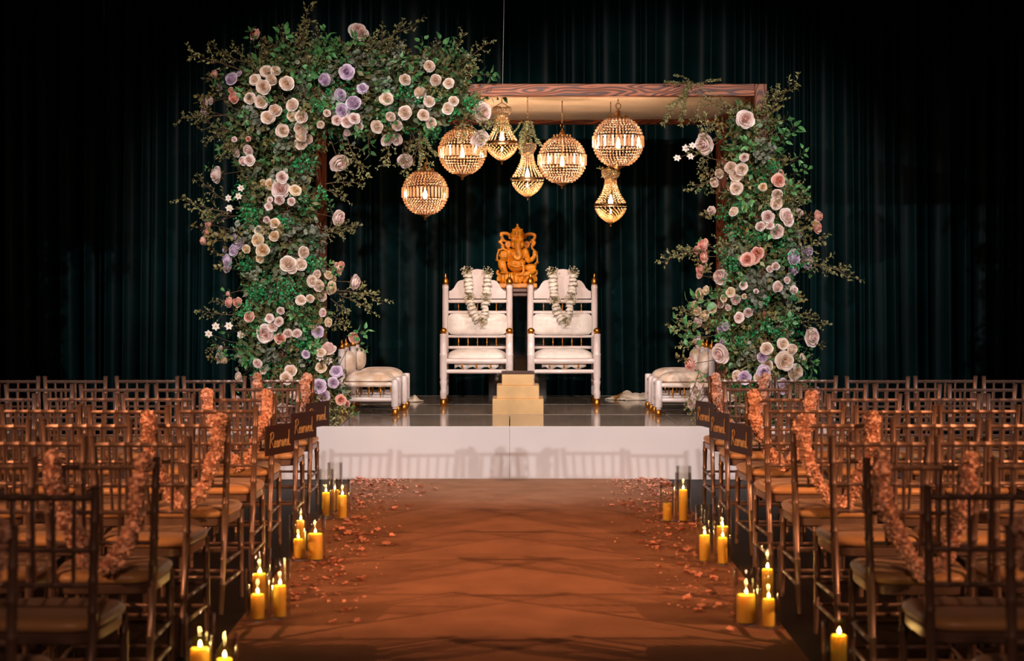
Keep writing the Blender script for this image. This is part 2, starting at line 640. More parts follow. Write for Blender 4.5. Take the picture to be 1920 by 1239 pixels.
for j in range(ny + 1):
    t = j / ny
    for i in range(nx + 1):
        s_ = i / nx
        x = -hx + 0.05 + (2 * hx - 0.1) * s_
        y = -hy + 0.05 + (2 * hy - 0.1) * t
        z = hz - 0.035 - 0.035 * math.sin(PI * t) - 0.012 * (0.5 + 0.5 * math.sin(t * 40 + 0.6 * math.sin(s_ * 5))) - 0.012 * math.sin(PI * s_) * math.sin(t * 13 + s_ * 2)
        vs.append((x, y, z))
for j in range(ny):
    for i in range(nx):
        a = j * (nx + 1) + i
        fs.append((a, a + 1, a + nx + 2, a + nx + 1))
m.add(vs, fs)
dr = m.build('canopy_drape', 'drape', None, mf.location, angle=None)
tag(dr, 'cream fabric sheet gathered under the top of the timber canopy', 'drape')
sol = dr.modifiers.new('thick', 'SOLIDIFY')
sol.thickness = 0.003
wr = MB()
a = P(942, 157, 15.0)
wr.tube([(a.x, 15.0, MZT - 0.03), (a.x + 0.012, 15.0, 3.8), (a.x + 0.045, 15.0, 6.0)], 0.0016, 5)
tag(wr.build('hanging_wire', 'wire'), 'thin pale wire running up from the canopy into the dark', 'wire')
a = P(195, 20, 15.0)
tag(MB().tube([(a.x, 15.0, 3.75), (a.x, 15.0, 6.0)], 0.0016, 5).build('hanging_wire', 'wire'), 'short thin wire end hanging in the dark far left of the arch', 'wire')

# ------------------------------------------------------------------ chandeliers
GR = 0.2


def globe_meshes():
    wires, beads, prisms = MB(), MB(), MB()
    for i in range(24):
        a = 2 * PI * i / 24
        pts = []
        for j in range(15):
            la = R(-80 + 160 * j / 14)
            pts.append((GR * math.cos(la) * math.cos(a), GR * math.cos(la) * math.sin(a), GR * math.sin(la)))
        wires.tube(pts, 0.0016, 4, False)
    las = [-64, -56.5, -49, -41.5, -34, -26.5, -19, 19, 26.5, 34, 41.5, 49, 56.5, 64]
    for la in las:
        wires.torus((0, 0, GR * math.sin(R(la))), GR * math.cos(R(la)), 0.0022, 32, 4)
        n = 42 if abs(la) < 36 else (34 if abs(la) < 54 else 24)
        br = min(0.0100, PI * GR * math.cos(R(la)) / n * 0.80)
        for i in range(n):
            a = 2 * PI * (i + 0.5) / n
            q = GR * math.cos(R(la)) * 1.0
            M = Matrix.Rotation(a, 3, 'Z')
            beads.ball((q * math.cos(a), q * math.sin(a), GR * math.sin(R(la))), (0.006, br, br * 0.95), 6, 4, M)
    for la in (-13.5, 13.5):
        wires.torus((0, 0, GR * math.sin(R(la))), GR * math.cos(R(la)), 0.003, 32, 5)
    for i in range(38):
        a = 2 * PI * i / 38
        M = Matrix.Rotation(a, 4, 'Z') @ Matrix.Translation((GR * 0.995, 0, 0))
        hw, hh = 0.0105, 0.044
        vs = [M @ Vector(q) for q in ((0.007, 0, hh), (0.007, 0, -hh), (0, hw, hh), (0, hw, -hh), (0, -hw, hh), (0, -hw, -hh), (-0.006, 0, hh), (-0.006, 0, -hh))]
        prisms.add(vs, [(0, 1, 3, 2), (2, 3, 7, 6), (6, 7, 5, 4), (4, 5, 1, 0), (0, 2, 6, 4), (1, 5, 7, 3)])
    cap = MB().lathe([(0.10, 0.172), (0.086, 0.188), (0.06, 0.196), (0.035, 0.205), (0.022, 0.22), (0.016, 0.235), (0.02, 0.242), (0.008, 0.25), (0.006, 0.262), (0, 0.263)], 20)
    for i in range(10):
        a = 2 * PI * i / 10
        cap.ball((0.07 * math.cos(a), 0.07 * math.sin(a), 0.2), (0.011, 0.011, 0.014), 6, 4)
    fin = MB().lathe([(0, -0.243), (0.006, -0.24), (0.012, -0.228), (0.006, -0.22), (0.02, -0.212), (0.035, -0.204), (0.05, -0.196), (0.062, -0.19), (0.05, -0.186)], 16)
    return dict(wire_cage=(wires.mesh('wire_cage', 'dark_brass'), None), crystal_beads=(beads.mesh('crystal_beads', 'crystal', angle=None), 'stuff'),
                crystal_prisms=(prisms.mesh('crystal_prisms', 'crystal', False), 'stuff'), top_cap=(cap.mesh('top_cap', 'brass'), None), finial=(fin.mesh('finial', 'brass'), None))


def bulb_meshes():
    b = MB().lathe([(0, -0.045), (0.008, -0.043), (0.017, -0.03), (0.019, -0.012), (0.014, 0.01), (0.006, 0.035), (0.004, 0.045), (0, 0.05)], 12)
    s = MB().lathe([(0.006, 0.0), (0.009, 0.02), (0.009, 0.05), (0.004, 0.06), (0.003, 0.16)], 8, (0, 0, 0.045))
    return b.mesh('bulb', 'bulb'), s.mesh('bulb_holder', 'brass')


def basket_prof():
    top = [(0.046, 0.205), (0.05, 0.175), (0.058, 0.14), (0.072, 0.105), (0.092, 0.068), (0.115, 0.033), (0.132, 0.006)]
    bot = [(0.131, -0.012), (0.127, -0.035), (0.115, -0.062), (0.097, -0.088), (0.074, -0.11), (0.047, -0.13), (0.02, -0.146)]
    return top, bot


def basket_meshes():
    top, bot = basket_prof()
    beads, frame, crown = MB(), MB(), MB()

    def along(prof, n, step, off, rb):
        # strands of beads running down the profile
        seg = []
        for (r0, z0), (r1, z1) in zip(prof, prof[1:]):
            k = max(1, round(math.hypot(r1 - r0, z1 - z0) / step))
            for q in range(k):
                t = q / k
                seg.append((r0 + (r1 - r0) * t, z0 + (z1 - z0) * t))
        for i in range(n):
            a = 2 * PI * i / n
            for j, (r, z) in enumerate(seg):
                rr = min(rb, PI * r / n * 0.95)
                aa = a + (PI / n if j % 2 and off else 0)
                M = Matrix.Rotation(aa, 3, 'Z')
                beads.ball((r * math.cos(aa), r * math.sin(aa), z), (rr * 0.8, rr, min(rb, step * 0.52)), 5, 4, M)
    along(top, 20, 0.018, False, 0.0080)
    along(bot, 22, 0.018, True, 0.0085)
    # crown of beads on top
    for j, (r, z) in enumerate([(0.05, 0.222), (0.06, 0.236), (0.068, 0.25), (0.072, 0.264), (0.071, 0.278)]):
        for i in range(22):
            a = 2 * PI * (i + 0.5 * (j % 2)) / 22
            beads.ball((r * math.cos(a), r * math.sin(a), z), 0.0085, 5, 4)
    crown.lathe([(0.044, 0.205), (0.05, 0.208), (0.05, 0.218), (0.044, 0.22)], 20)
    crown.lathe([(0.07, 0.284), (0.074, 0.286), (0.074, 0.29), (0.07, 0.292)], 20)
    for i in range(6):
        a = 2 * PI * i / 6
        crown.tube([(0.048 * math.cos(a), 0.048 * math.sin(a), 0.212), (0.072 * math.cos(a), 0.072 * math.sin(a), 0.288), (0, 0, 0.33)], 0.0018, 4)
    frame.lathe([(0.136, -0.012), (0.139, -0.01), (0.139, 0.006), (0.136, 0.008)], 32)
    for i in range(12):
        a = 2 * PI * i / 12
        frame.tube([(r * 0.96 * math.cos(a), r * 0.96 * math.sin(a), z) for r, z in top], 0.0016, 4, False)
        frame.tube([(r * 0.96 * math.cos(a), r * 0.96 * math.sin(a), z) for r, z in bot], 0.0016, 4, False)
    fin = MB().lathe([(0, -0.186), (0.005, -0.182), (0.009, -0.174), (0.004, -0.166), (0.009, -0.158), (0.022, -0.148), (0.02, -0.142)], 12)
    return dict(frame=(frame.mesh('frame', 'dark_brass'), None), crown=(crown.mesh('crown', 'brass'), None),
                crystal_beads=(beads.mesh('crystal_beads', 'amber_crystal', angle=None), 'stuff'), finial=(fin.mesh('finial', 'brass'), None))


GLOBE, BASKET, (BULB, HOLDER) = globe_meshes(), basket_meshes(), bulb_meshes()
CEIL = MZT - 0.08


def lamp_light(t, dz, power, col):
    l = bpy.data.lights.new('bulb_light', 'POINT')
    l.energy = power
    l.color = col
    l.shadow_soft_size = 0.022
    o = bpy.data.objects.new('bulb_light', l)
    COL.objects.link(o)
    o.parent = t
    o.location = (0, 0, dz)


def hang_chain(t, z0, z1, ring=True):
    m = MB()
    z = z0
    if ring:
        m.torus((0, 0, z0 + 0.028), 0.022, 0.0035, 18, 6, Matrix.Rotation(R(90), 4, 'X'))
        z = z0 + 0.05
    k = 0
    while z < z1 - 0.01:
        m.torus((0, 0, z + 0.009), 0.009, 0.0018, 8, 4, Matrix.Rotation(R(90) * (k % 2), 4, 'Z') @ Matrix.Rotation(R(90), 4, 'X') @ Matrix.Diagonal((0.7, 1.25, 1, 1)))
        z += 0.017
        k += 1
    m.build('chain', 'brass', t)


def globe(px, py, rp, label, power=60, Y=None):
    Y0 = F * GR / rp
    Y = Y or Y0
    p = P(px, py, Y)
    t = thing('globe_chandelier', label, 'chandelier', p, random.uniform(0, 1), 'crystal chandeliers under the canopy')
    k0 = Y / Y0
    t.scale = (k0, k0, k0)
    for n, (me, k) in GLOBE.items():
        o = put(n, me, t)
        if k:
            o['kind'] = k
    put('bulb', BULB, t, (0, 0, -0.01))
    put('bulb_holder', HOLDER, t, (0, 0, -0.01))
    hang_chain(t, 0.255, (CEIL - p.z) / k0)
    lamp_light(t, -0.01, power, (1.0, 0.58, 0.34))


def basket(px, py, rp, label, power=15, Y=None):
    Y0 = F * 0.138 / rp
    Y = Y or Y0
    p = P(px, py, Y)
    t = thing('basket_chandelier', label, 'chandelier', p, random.uniform(0, 1), 'crystal chandeliers under the canopy')
    k0 = Y / Y0
    t.scale = (k0, k0, k0)
    for n, (me, k) in BASKET.items():
        o = put(n, me, t)
        if k:
            o['kind'] = k
    put('bulb', BULB, t, (0, 0, 0.04))
    put('bulb_holder', HOLDER, t, (0, 0, 0.04))
    if CEIL - p.z > 0.36:
        hang_chain(t, 0.315, (CEIL - p.z) / k0, False)
    put('bulb', BULB, t, (0.0, 0, -0.055), (0, 0, 0), (0.4, 0.4, 0.4))  # tiny extra bulb, added to brighten the lower bowl's beads
    lamp_light(t, 0.04, power, (1.0, 0.64, 0.32))
    lamp_light(t, -0.055, power * 0.3, (1.0, 0.64, 0.32))  # added fill light at the extra bulb


globe(797, 361, 43, 'lowest crystal globe chandelier, hanging at the flowered side of the canopy')
globe(867, 284, 44.5, 'crystal globe chandelier half hidden by mauve rose and twigs')
globe(1054, 300, 45, 'crystal globe chandelier above the space between the two white chairs')
globe(1159, 266, 47.5, 'crystal globe chandelier with big top ring, nearest the bare beam end', Y=14.62)
basket(941, 267, 31.5, 'teardrop crystal basket chandelier hanging highest beside the overhanging flowers')
basket(989, 335, 31, 'teardrop crystal basket chandelier hanging below a sprig of greenery', Y=14.50)
basket(1145, 384, 31, 'golden teardrop basket chandelier hanging lowest, below the ringed globe')

# ------------------------------------------------------------------ two tall white mandap chairs
def post_prof_front():
    return [(0.024, 0.07), (0.028, 0.08), (0.030, 0.095), (0.032, 0.13), (0.026, 0.16), (0.030, 0.20), (0.034, 0.225), (0.028, 0.245), (0.034, 0.265),
            (0.0345, 0.46), (0.0365, 0.465), (0.0365, 0.475), (0.0325, 0.48), (0.032, 0.64), (0.034, 0.65), (0.032, 0.656), (0.024, 0.662)]


FOOT = [(0, 0.0), (0.024, 0.0), (0.031, 0.012), (0.034, 0.03), (0.031, 0.05), (0.025, 0.06), (0.03, 0.066), (0.024, 0.074)]
FINIAL = [(0.024, 0.0), (0.029, 0.008), (0.031, 0.028), (0.029, 0.048), (0.019, 0.062), (0.012, 0.07), (0.010, 0.085), (0.011, 0.098), (0.006, 0.106), (0, 0.107)]
SPINDLE = [(0.005, -0.5), (0.008, -0.42), (0.005, -0.34), (0.006, -0.2), (0.010, -0.04), (0.007, 0.06), (0.010, 0.1), (0.006, 0.2), (0.005, 0.34), (0.008, 0.42), (0.005, 0.5)]


def cushion_mb(c, d, puff, n=14, ex=4.0):
    """pillow: superellipse plan, domed top and bottom. d full size; puff = dome share"""
    m = MB()
    vs, fs = [], []
    rings = 10
    seg = 40
    for side in (1, -1):
        base = len(vs)
        for j in range(rings + 1):
            q = j / rings
            for i in range(seg):
                a = 2 * PI * i / seg
                ca, sa = math.cos(a), math.sin(a)
                s_ = (abs(ca) ** ex + abs(sa) ** ex) ** (-1 / ex)
                x, y = ca * s_ * q * d[0] / 2, sa * s_ * q * d[1] / 2
                h = (1 - q ** 3.2) ** 0.6 if q < 1 else 0
                hh = (puff if side > 0 else 1 - puff) * d[2] * h
                vs.append((c[0] + x, c[1] + y, c[2] + side * hh))
        for j in range(rings):
            for i in range(seg):
                i2 = (i + 1) % seg
                f = (base + j * seg + i, base + j * seg + i2, base + (j + 1) * seg + i2, base + (j + 1) * seg + i)
                fs.append(f if side < 0 else f[::-1])
    return m.add(vs, fs)


def rail(p0, p1, r):
    p0, p1 = Vector(p0), Vector(p1)
    d = p1 - p0
    return MB().tube([p0, p0 + d * 0.05, p0 + d * 0.5, p1 - d * 0.05, p1], [r * 0.85, r, r * 1.06, r, r * 0.85], 12)


def spindle(t, x, y, z0, z1):
    L = z1 - z0
    MB().lathe([(r, (z0 + z1) / 2 + z * L) for r, z in SPINDLE], 10, (x, y, 0)).build('spindle', 'gold', t)


def throne(X, label, cush_label):
    t = thing('carved_armchair', label, 'chair', (X, 16.35, STZ))
    yf, yb = -0.25, 0.25
    for s_ in (-1, 1):
        x = s_ * 0.298
        lg = MB().lathe(post_prof_front(), 18, (x, yf, 0)).build('front_leg', 'white_lacquer', t)
        MB().lathe(FOOT, 16, (x, yf, 0)).build('gold_foot', 'gold', lg)
        MB().ball((x, yf, 0.685), (0.034, 0.034, 0.028), 16, 10).lathe([(0.024, 0.655), (0.03, 0.66), (0.024, 0.667)], 16, (x, yf, 0)).build('gold_ball', 'gold', lg)
        bp = MB().lathe([(0.024, 0.07), (0.030, 0.09), (0.030, 0.9), (0.029, 1.06), (0.031, 1.066), (0.031, 1.084), (0.026, 1.09), (0.031, 1.096), (0.026, 1.1)], 18, (x, yb, 0)).build('back_post', 'white_lacquer', t)
        MB().lathe(FOOT, 16, (x, yb, 0)).build('gold_foot', 'gold', bp)
        MB().lathe([(r, z + 1.098) for r, z in FINIAL], 16, (x, yb, 0)).build('gold_finial', 'gold', bp)
        for z, r in ((0.42, 0.024), (0.315, 0.018), (0.62, 0.020)):
            rail((x, yf + 0.02, z), (x, yb - 0.02, z), r).build('side_rail', 'white_lacquer', t)
    for z, r in ((0.412, 0.026), (0.318, 0.019)):
        rail((-0.275, yf, z), (0.275, yf, z), r).build('front_rail', 'white_lacquer', t)
    for x in (-0.13, 0, 0.13):
        spindle(t, x, yf, 0.334, 0.392)
    for z, r in ((0.945, 0.017), (0.842, 0.0155), (0.619, 0.0145), (0.514, 0.0155)):
        rail((-0.272, yb, z), (0.272, yb, z), r).build('back_rail', 'white_lacquer', t)
    for x in (-0.176, 0, 0.176):
        spindle(t, x, yb, 0.856, 0.93)
    for k in range(5):
        spindle(t, -0.176 + 0.088 * k, yb, 0.528, 0.606)
    # crest board
    u = [(165, 495), (165, 452), (150, 446), (136, 432), (124, 410), (112, 395), (98, 388), (84, 387), (74, 374), (60, 352), (44, 335), (24, 326), (0, 323)]
    half = [(a * 0.001604, 1.7635 - b * 0.001604) for a, b in u]
    out = half + [(-a, b) for a, b in half[-2::-1]]
    n = len(out)
    m = MB()
    vs = [(a, yb - 0.013, b) for a, b in out] + [(a, yb + 0.013, b) for a, b in out]
    fs = [tuple(range(n)), tuple(range(2 * n - 1, n - 1, -1))] + [(i, i + n, (i + 1) % n + n, (i + 1) % n) for i in range(n)]
    m.add(vs, fs).build('crest_board', 'white_lacquer', t, angle=35)
    # back cushion and seat cushion
    c = cushion_mb((0, 0, 0), (0.55, 0.205, 0.075), 0.5, ex=7)
    bc = c.build('back_cushion', 'brocade', t, (0, yb - 0.028, 0.733), (R(90), 0, 0))
    sb = MB().cbox((0, 0, 0.40), (0.56, 0.47, 0.03), 0.01).build('seat_board', 'white_lacquer', t)
    c = cushion_mb((0, 0, 0.44), (0.565, 0.5, 0.11), 0.72, ex=6)
    c.build('seat_cushion', 'brocade', t)
    if cush_label:
        pass
    # loose cover hem hanging under the seat
    m = MB()
    pts = []
    for i in range(13):
        x = -0.2 + 0.4 * i / 12
        pts.append((x, -0.2, 0.39))
        pts.append((x, -0.2 + 0.01 * math.sin(i * 2.1), 0.345 + 0.014 * math.sin(i * 1.7 + X)))
    m.add(pts, [(2 * i, 2 * i + 2, 2 * i + 3, 2 * i + 1) for i in range(12)])
    o = m.build('cover_hem', 'brocade', t)
    o.modifiers.new('t', 'SOLIDIFY').thickness = 0.003
    return t


throne(-0.312, 'tall white lacquered chair with gold finials, nearer the larger flower column', 1)
throne(0.480, 'tall white lacquered chair with gold finials, nearer the smaller flower column', 1)

# ------------------------------------------------------------------ low side chairs (two on each side)
def low_chair(X, Y, face, label, cushion):
    """face=+1 looks towards +X"""
    t = thing('low_chair', label, 'chair', (X, Y, STZ), 0 if face > 0 else PI)
    xf, xb = 0.225, -0.225
    for s_ in (-1, 1):
        y = s_ * 0.19
        lg = MB().lathe([(0.02, 0.058), (0.024, 0.064), (0.018, 0.07), (0.03, 0.08), (0.031, 0.12), (0.031, 0.295), (0.028, 0.306), (0.02, 0.309), (0, 0.309)], 18, (xf, y, 0)).build('front_leg', 'white_lacquer', t)
        MB().lathe([(0, 0), (0.018, 0.0), (0.029, 0.014), (0.031, 0.03), (0.028, 0.046), (0.02, 0.056), (0.022, 0.06), (0.016, 0.062)], 16, (xf, y, 0)).build('gold_foot', 'gold', lg)
        bp = MB().lathe([(0.02, 0.058), (0.024, 0.064), (0.03, 0.08), (0.03, 0.53), (0.027, 0.55), (0.03, 0.556), (0.024, 0.567)], 18, (xb, y, 0)).build('back_post', 'white_lacquer', t)
        MB().lathe([(0, 0), (0.018, 0.0), (0.029, 0.014), (0.031, 0.03), (0.028, 0.046), (0.02, 0.056), (0.022, 0.06), (0.016, 0.062)], 16, (xb, y, 0)).build('gold_foot', 'gold', bp)
        MB().lathe([(r, z * 0.75 + 0.562) for r, z in FINIAL], 16, (xb, y, 0)).build('gold_finial', 'gold', bp)
        for z, r in ((0.265, 0.02), (0.14, 0.019)):
            rail((xb + 0.02, y, z), (xf - 0.02, y, z), r).build('side_rail', 'brocade_gold' if z > 0.2 else 'white_lacquer', t)
        for k in range(3):
            spindle(t, -0.09 + 0.098 * k, y, 0.156, 0.248)
    for x in (xf, xb):
        for z, r in ((0.265, 0.02), (0.14, 0.019)):
            rail((x, -0.17, z), (x, 0.17, z), r).build('cross_rail', 'white_lacquer', t)
    rail((xb, -0.17, 0.52), (xb, 0.17, 0.52), 0.017).build('cross_rail', 'white_lacquer', t)
    MB().cbox((0, 0, 0.268), (0.40, 0.34, 0.02), 0.006).build('seat_board', 'white_lacquer', t)
    cushion_mb((0.0, 0, 0.295), (0.43, 0.375, 0.10), 0.78, ex=3.6).build('seat_cushion', cushion, t)
    cushion_mb((0, 0, 0), (0.33, 0.20, 0.105), 0.62, ex=3.4).build('back_cushion', cushion, t, (xb + 0.035, 0, 0.445), (R(90), 0, R(90)))


low_chair(-1.205, 15.22, 1, 'low white chair by the larger flower column, nearer the stage edge', 'brocade_gold')
low_chair(-1.165, 15.83, 1, 'low white chair by the larger flower column, the farther of the pair', 'brocade_gold')
low_chair(1.465, 15.14, -1, 'low white chair by the smaller flower column, nearer the stage edge', 'brocade_gold')
low_chair(1.455, 15.75, -1, 'low white chair by the smaller flower column, the farther of the pair', 'brocade_gold')


def cloth_heap(x, y, sx, sy, h, seed, label):
    rg = random.Random(seed)
    m = MB()
    n = 26
    vs, fs = [], []
    k = [rg.uniform(0, 6) for _ in range(4)]
    for j in range(n + 1):
        for i in range(n + 1):
            a, b = i / n * 2 - 1, j / n * 2 - 1
            rr = math.hypot(a, b)
            e_ = max(0, 1 - rr ** 2.2)
            z = h * e_ * (0.55 + 0.45 * math.sin(a * 7 + k[0] + 2 * math.sin(b * 4 + k[1])) * math.cos(b * 6 + k[2]))
            vs.append((sx * a * (1 + 0.1 * math.sin(b * 9 + k[3])), sy * b * (1 + 0.1 * math.cos(a * 8 + k[0])), max(0.004, z + 0.006)))
    for j in range(n):
        for i in range(n):
            a = (i + 0.5) / n * 2 - 1
            b = (j + 0.5) / n * 2 - 1
            if a * a + b * b > 1.02:
                continue
            q = j * (n + 1) + i
            m.cur = 1 if abs(a + 0.5 - 0.3 * b) < 0.12 or (a > 0.1 and b > 0.72) else 0
            m.add([], [])
            m.f.append((q, q + 1, q + n + 2, q + n + 1))
            m.mi.append(m.cur)
    m.v = vs
    o = m.build('folded_cloth', ['cloth_cream', 'cloth_gold'], None, (x, y, STZ + 0.001), angle=None)
    o.modifiers.new('t', 'SOLIDIFY').thickness = 0.004
    tag(o, label, 'cloth')


cloth_heap(1.16, 17.05, 0.24, 0.16, 0.085, 3, 'crumpled cream cloth with gold border beside the smaller flower column')
cloth_heap(-0.93, 16.75, 0.10, 0.09, 0.06, 4, 'small crumpled cream cloth behind the low chairs by the larger column')

# ------------------------------------------------------------------ stepped gold altar
al = thing('stepped_altar', 'three-tier gold stepped block with a dark tray on top, between the white chairs', 'altar', (0.060, 15.40, STZ))
z = 0.0
for wd, h in ((0.436, 0.131), (0.362, 0.112), (0.276, 0.098)):
    MB().cbox((0, 0, z + h / 2), (wd, wd, h), 0.004).build('tier', 'gold_foil', al, smooth=False)
    z += h
tr = MB()
q = 0.142
for a, b, sx, sy in ((0, -q + 0.008, 2 * q, 0.016), (0, q - 0.008, 2 * q, 0.016), (-q + 0.008, 0, 0.016, 2 * q - 0.034), (q - 0.008, 0, 0.016, 2 * q - 0.034)):
    tr.box((a, b, z + 0.007), (sx, sy, 0.014))
tr.box((0, 0, z + 0.002), (2 * q - 0.03, 2 * q - 0.03, 0.004))
tr.build('tray', 'dark_tray', al, smooth=False)

# ------------------------------------------------------------------ clear plinth and carved statue
PLX, PLY = 0.062, 17.02
pl = thing('clear_plinth', 'clear acrylic stepped plinth under the carved statue behind the chairs', 'plinth', (PLX, PLY, STZ))


def clear_box(t, name, z0, z1, wd, dp):
    m = MB()
    tk = 0.008
    for s_ in (-1, 1):
        m.box((s_ * (wd / 2 - tk / 2), 0, (z0 + z1) / 2), (tk, dp, z1 - z0))
        m.box((0, s_ * (dp / 2 - tk / 2), (z0 + z1) / 2), (wd - 2 * tk, tk, z1 - z0))
    m.box((0, 0, z1 - tk / 2), (wd - 2 * tk, dp - 2 * tk, tk))
    m.build(name, 'acrylic', t, smooth=False)


clear_box(pl, 'lower_box', 0.0, 0.60, 0.55, 0.42)
clear_box(pl, 'upper_box', 0.60, 0.985, 0.30, 0.30)
MB().cbox((0, 0, 1.005), (0.30, 0.26, 0.04), 0.008).cbox((0, 0, 1.046), (0.42, 0.30, 0.042), 0.008).build('wooden_top', 'plinth_wood', pl, smooth=False)
STB = STZ + 1.0675
su = 0.000623
sg = thing('deity_statue', 'golden carved statue of a seated elephant-headed deity above the white chairs', 'statue', (PLX, PLY, STB))


def S(cx, cy, d=0.0):
    return Vector(((cx - 425) * su, d, (1050 - cy) * su))


def el(m, cx, cy, rx, ry, d=0.0, rd=None, tilt=0.0):
    rd = rd if rd is not None else min(rx, ry)
    m.ball(S(cx, cy, d), (rx * su, rd * su, ry * su), 16, 12, Matrix.Rotation(R(tilt), 3, 'Y'))


def tb(m, pts, r, k=5):
    path = smoothpath([S(p[0], p[1], p[2]) for p in pts], k)
    n = len(path)
    if hasattr(r, '__len__'):
        rr = [(r[0] + (r[1] - r[0]) * i / (n - 1)) * su for i in range(n)]
    else:
        rr = r * su
    m.tube(path, rr, 10)


base = MB()
base.cbox((0, 0.0, 0.022), (0.375, 0.235, 0.044), 0.006)
o = base.build('statue_base', 'statue', sg)
lot = MB()
lot.ball(S(418, 900, 0.0), (0.172, 0.10, 0.045), 24, 10)
for k in range(11):
    a = PI * k / 10
    lot.ball((-0.165 * math.cos(a) - 0.004, -0.095 * math.sin(a), (1050 - 890) * su), (0.026, 0.024, 0.045), 10, 8)
    lot.ball((-0.155 * math.cos(a + 0.15), -0.088 * math.sin(a + 0.15), (1050 - 935) * su), (0.022, 0.022, 0.03), 10, 8)
lot.ball(S(418, 850, -0.01), (0.158, 0.095, 0.03), 20, 10)
o = lot.build('lotus_seat', 'statue', sg)
fg = MB()
el(fg, 405, 690, 142, 118, -0.045, 110)              # belly
el(fg, 420, 545, 128, 120, -0.01, 95)                # chest
el(fg, 305, 505, 62, 62, -0.01, 60)
el(fg, 540, 500, 58, 60, -0.01, 60)
el(fg, 190, 705, 62, 100, -0.07, 62, -14)            # raised knee
tb(fg, [(190, 640, -0.07), (215, 730, -0.085), (235, 800, -0.08)], (52, 38))
el(fg, 225, 815, 70, 26, -0.095, 60)
el(fg, 620, 740, 98, 58, -0.06, 75, -8)              # folded leg
tb(fg, [(690, 770, -0.07), (590, 830, -0.1), (470, 850, -0.105)], (48, 34))
el(fg, 415, 845, 60, 28, -0.11, 40)
tb(fg, [(400, 840, -0.10), (398, 900, -0.112), (400, 955, -0.118)], (34, 26))
el(fg, 412, 960, 38, 16, -0.125, 30)
el(fg, 425, 345, 102, 112, -0.035, 100)              # head
el(fg, 370, 300, 46, 42, -0.085, 40)                 # forehead bosses
el(fg, 480, 300, 46, 42, -0.085, 40)
el(fg, 360, 395, 42, 46, -0.07, 40)
el(fg, 492, 395, 42, 46, -0.07, 40)
tb(fg, [(425, 330, -0.08), (428, 400, -0.115), (440, 490, -0.12), (462, 560, -0.12), (430, 600, -0.125), (385, 580, -0.125), (392, 548, -0.125)], (56, 26), 7)
el(fg, 372, 425, 12, 24, -0.11, 14, 25)              # tusks
el(fg, 480, 425, 12, 24, -0.11, 14, -25)
el(fg, 282, 385, 52, 60, -0.02, 22, 10)              # ears
el(fg, 568, 385, 52, 60, -0.02, 22, -10)
fg.torus(S(282, 385, -0.028), 40 * su, 9 * su, 18, 6, Matrix.Rotation(R(90), 4, 'X'))
fg.torus(S(568, 385, -0.028), 40 * su, 9 * su, 18, 6, Matrix.Rotation(R(90), 4, 'X'))
# right and left arms
tb(fg, [(310, 510, -0.01), (255, 600, -0.04), (215, 615, -0.085)], (48, 42))
el(fg, 215, 560, 68, 78, -0.10, 34)
for k, x in enumerate((178, 203, 228, 252)):
    tb(fg, [(x + 4, 590, -0.125), (x, 530, -0.128), (x + 2, 482 + 6 * abs(k - 1.5), -0.112)], (15, 12))
tb(fg, [(165, 580, -0.115), (150, 545, -0.12)], (16, 12))
tb(fg, [(545, 495, -0.01), (572, 570, -0.03), (582, 640, -0.06)], (50, 42))
tb(fg, [(582, 640, -0.06), (650, 610, -0.09), (690, 550, -0.10), (690, 500, -0.09)], (40, 26))
el(fg, 688, 520, 34, 48, -0.10, 26, 10)
for x in (668, 684, 700):
    tb(fg, [(x, 520, -0.118), (x + 3, 480, -0.112)], (12, 9))
for p, r_ in (((577, 600, -0.045), 48), ((580, 622, -0.05), 47), ((640, 612, -0.085), 40)):
    fg.torus(S(*p), r_ * su, 7 * su, 18, 6, Matrix.Rotation(R(12), 4, 'Y'))
# necklace, sash
tb(fg, [(320, 490, -0.06), (350, 560, -0.10), (420, 610, -0.12), (490, 560, -0.11), (520, 490, -0.06)], 12, 6)
tb(fg, [(290, 690, -0.10), (350, 720, -0.128), (420, 730, -0.136), (500, 710, -0.12), (540, 680, -0.09)], 9, 6)
tb(fg, [(495, 660, -0.115), (518, 760, -0.12), (500, 830, -0.125), (440, 855, -0.128)], (22, 17), 6)
el(fg, 402, 683, 26, 20, -0.122, 12)
# crown
cr = MB()
cr.lathe([(0.0, 0.45), (0.070, 0.485), (0.0735, 0.492), (0.070, 0.50), (0.066, 0.52), (0.052, 0.542), (0.040, 0.548), (0.044, 0.553), (0.032, 0.566), (0.020, 0.578), (0.012, 0.584), (0.009, 0.594), (0.013, 0.602), (0.009, 0.609), (0, 0.611)], 24, (0, -0.03, 0))
for k in range(12):
    a = 2 * PI * k / 12
    cr.ball((0.071 * math.cos(a), -0.03 + 0.071 * math.sin(a), 0.492), 0.008, 8, 6)
    cr.ball((0.046 * math.cos(a), -0.03 + 0.046 * math.sin(a), 0.554), (0.006, 0.006, 0.010), 8, 6)
cr.ball(S(415, 215, -0.098), (0.018, 0.012, 0.024), 10, 8)
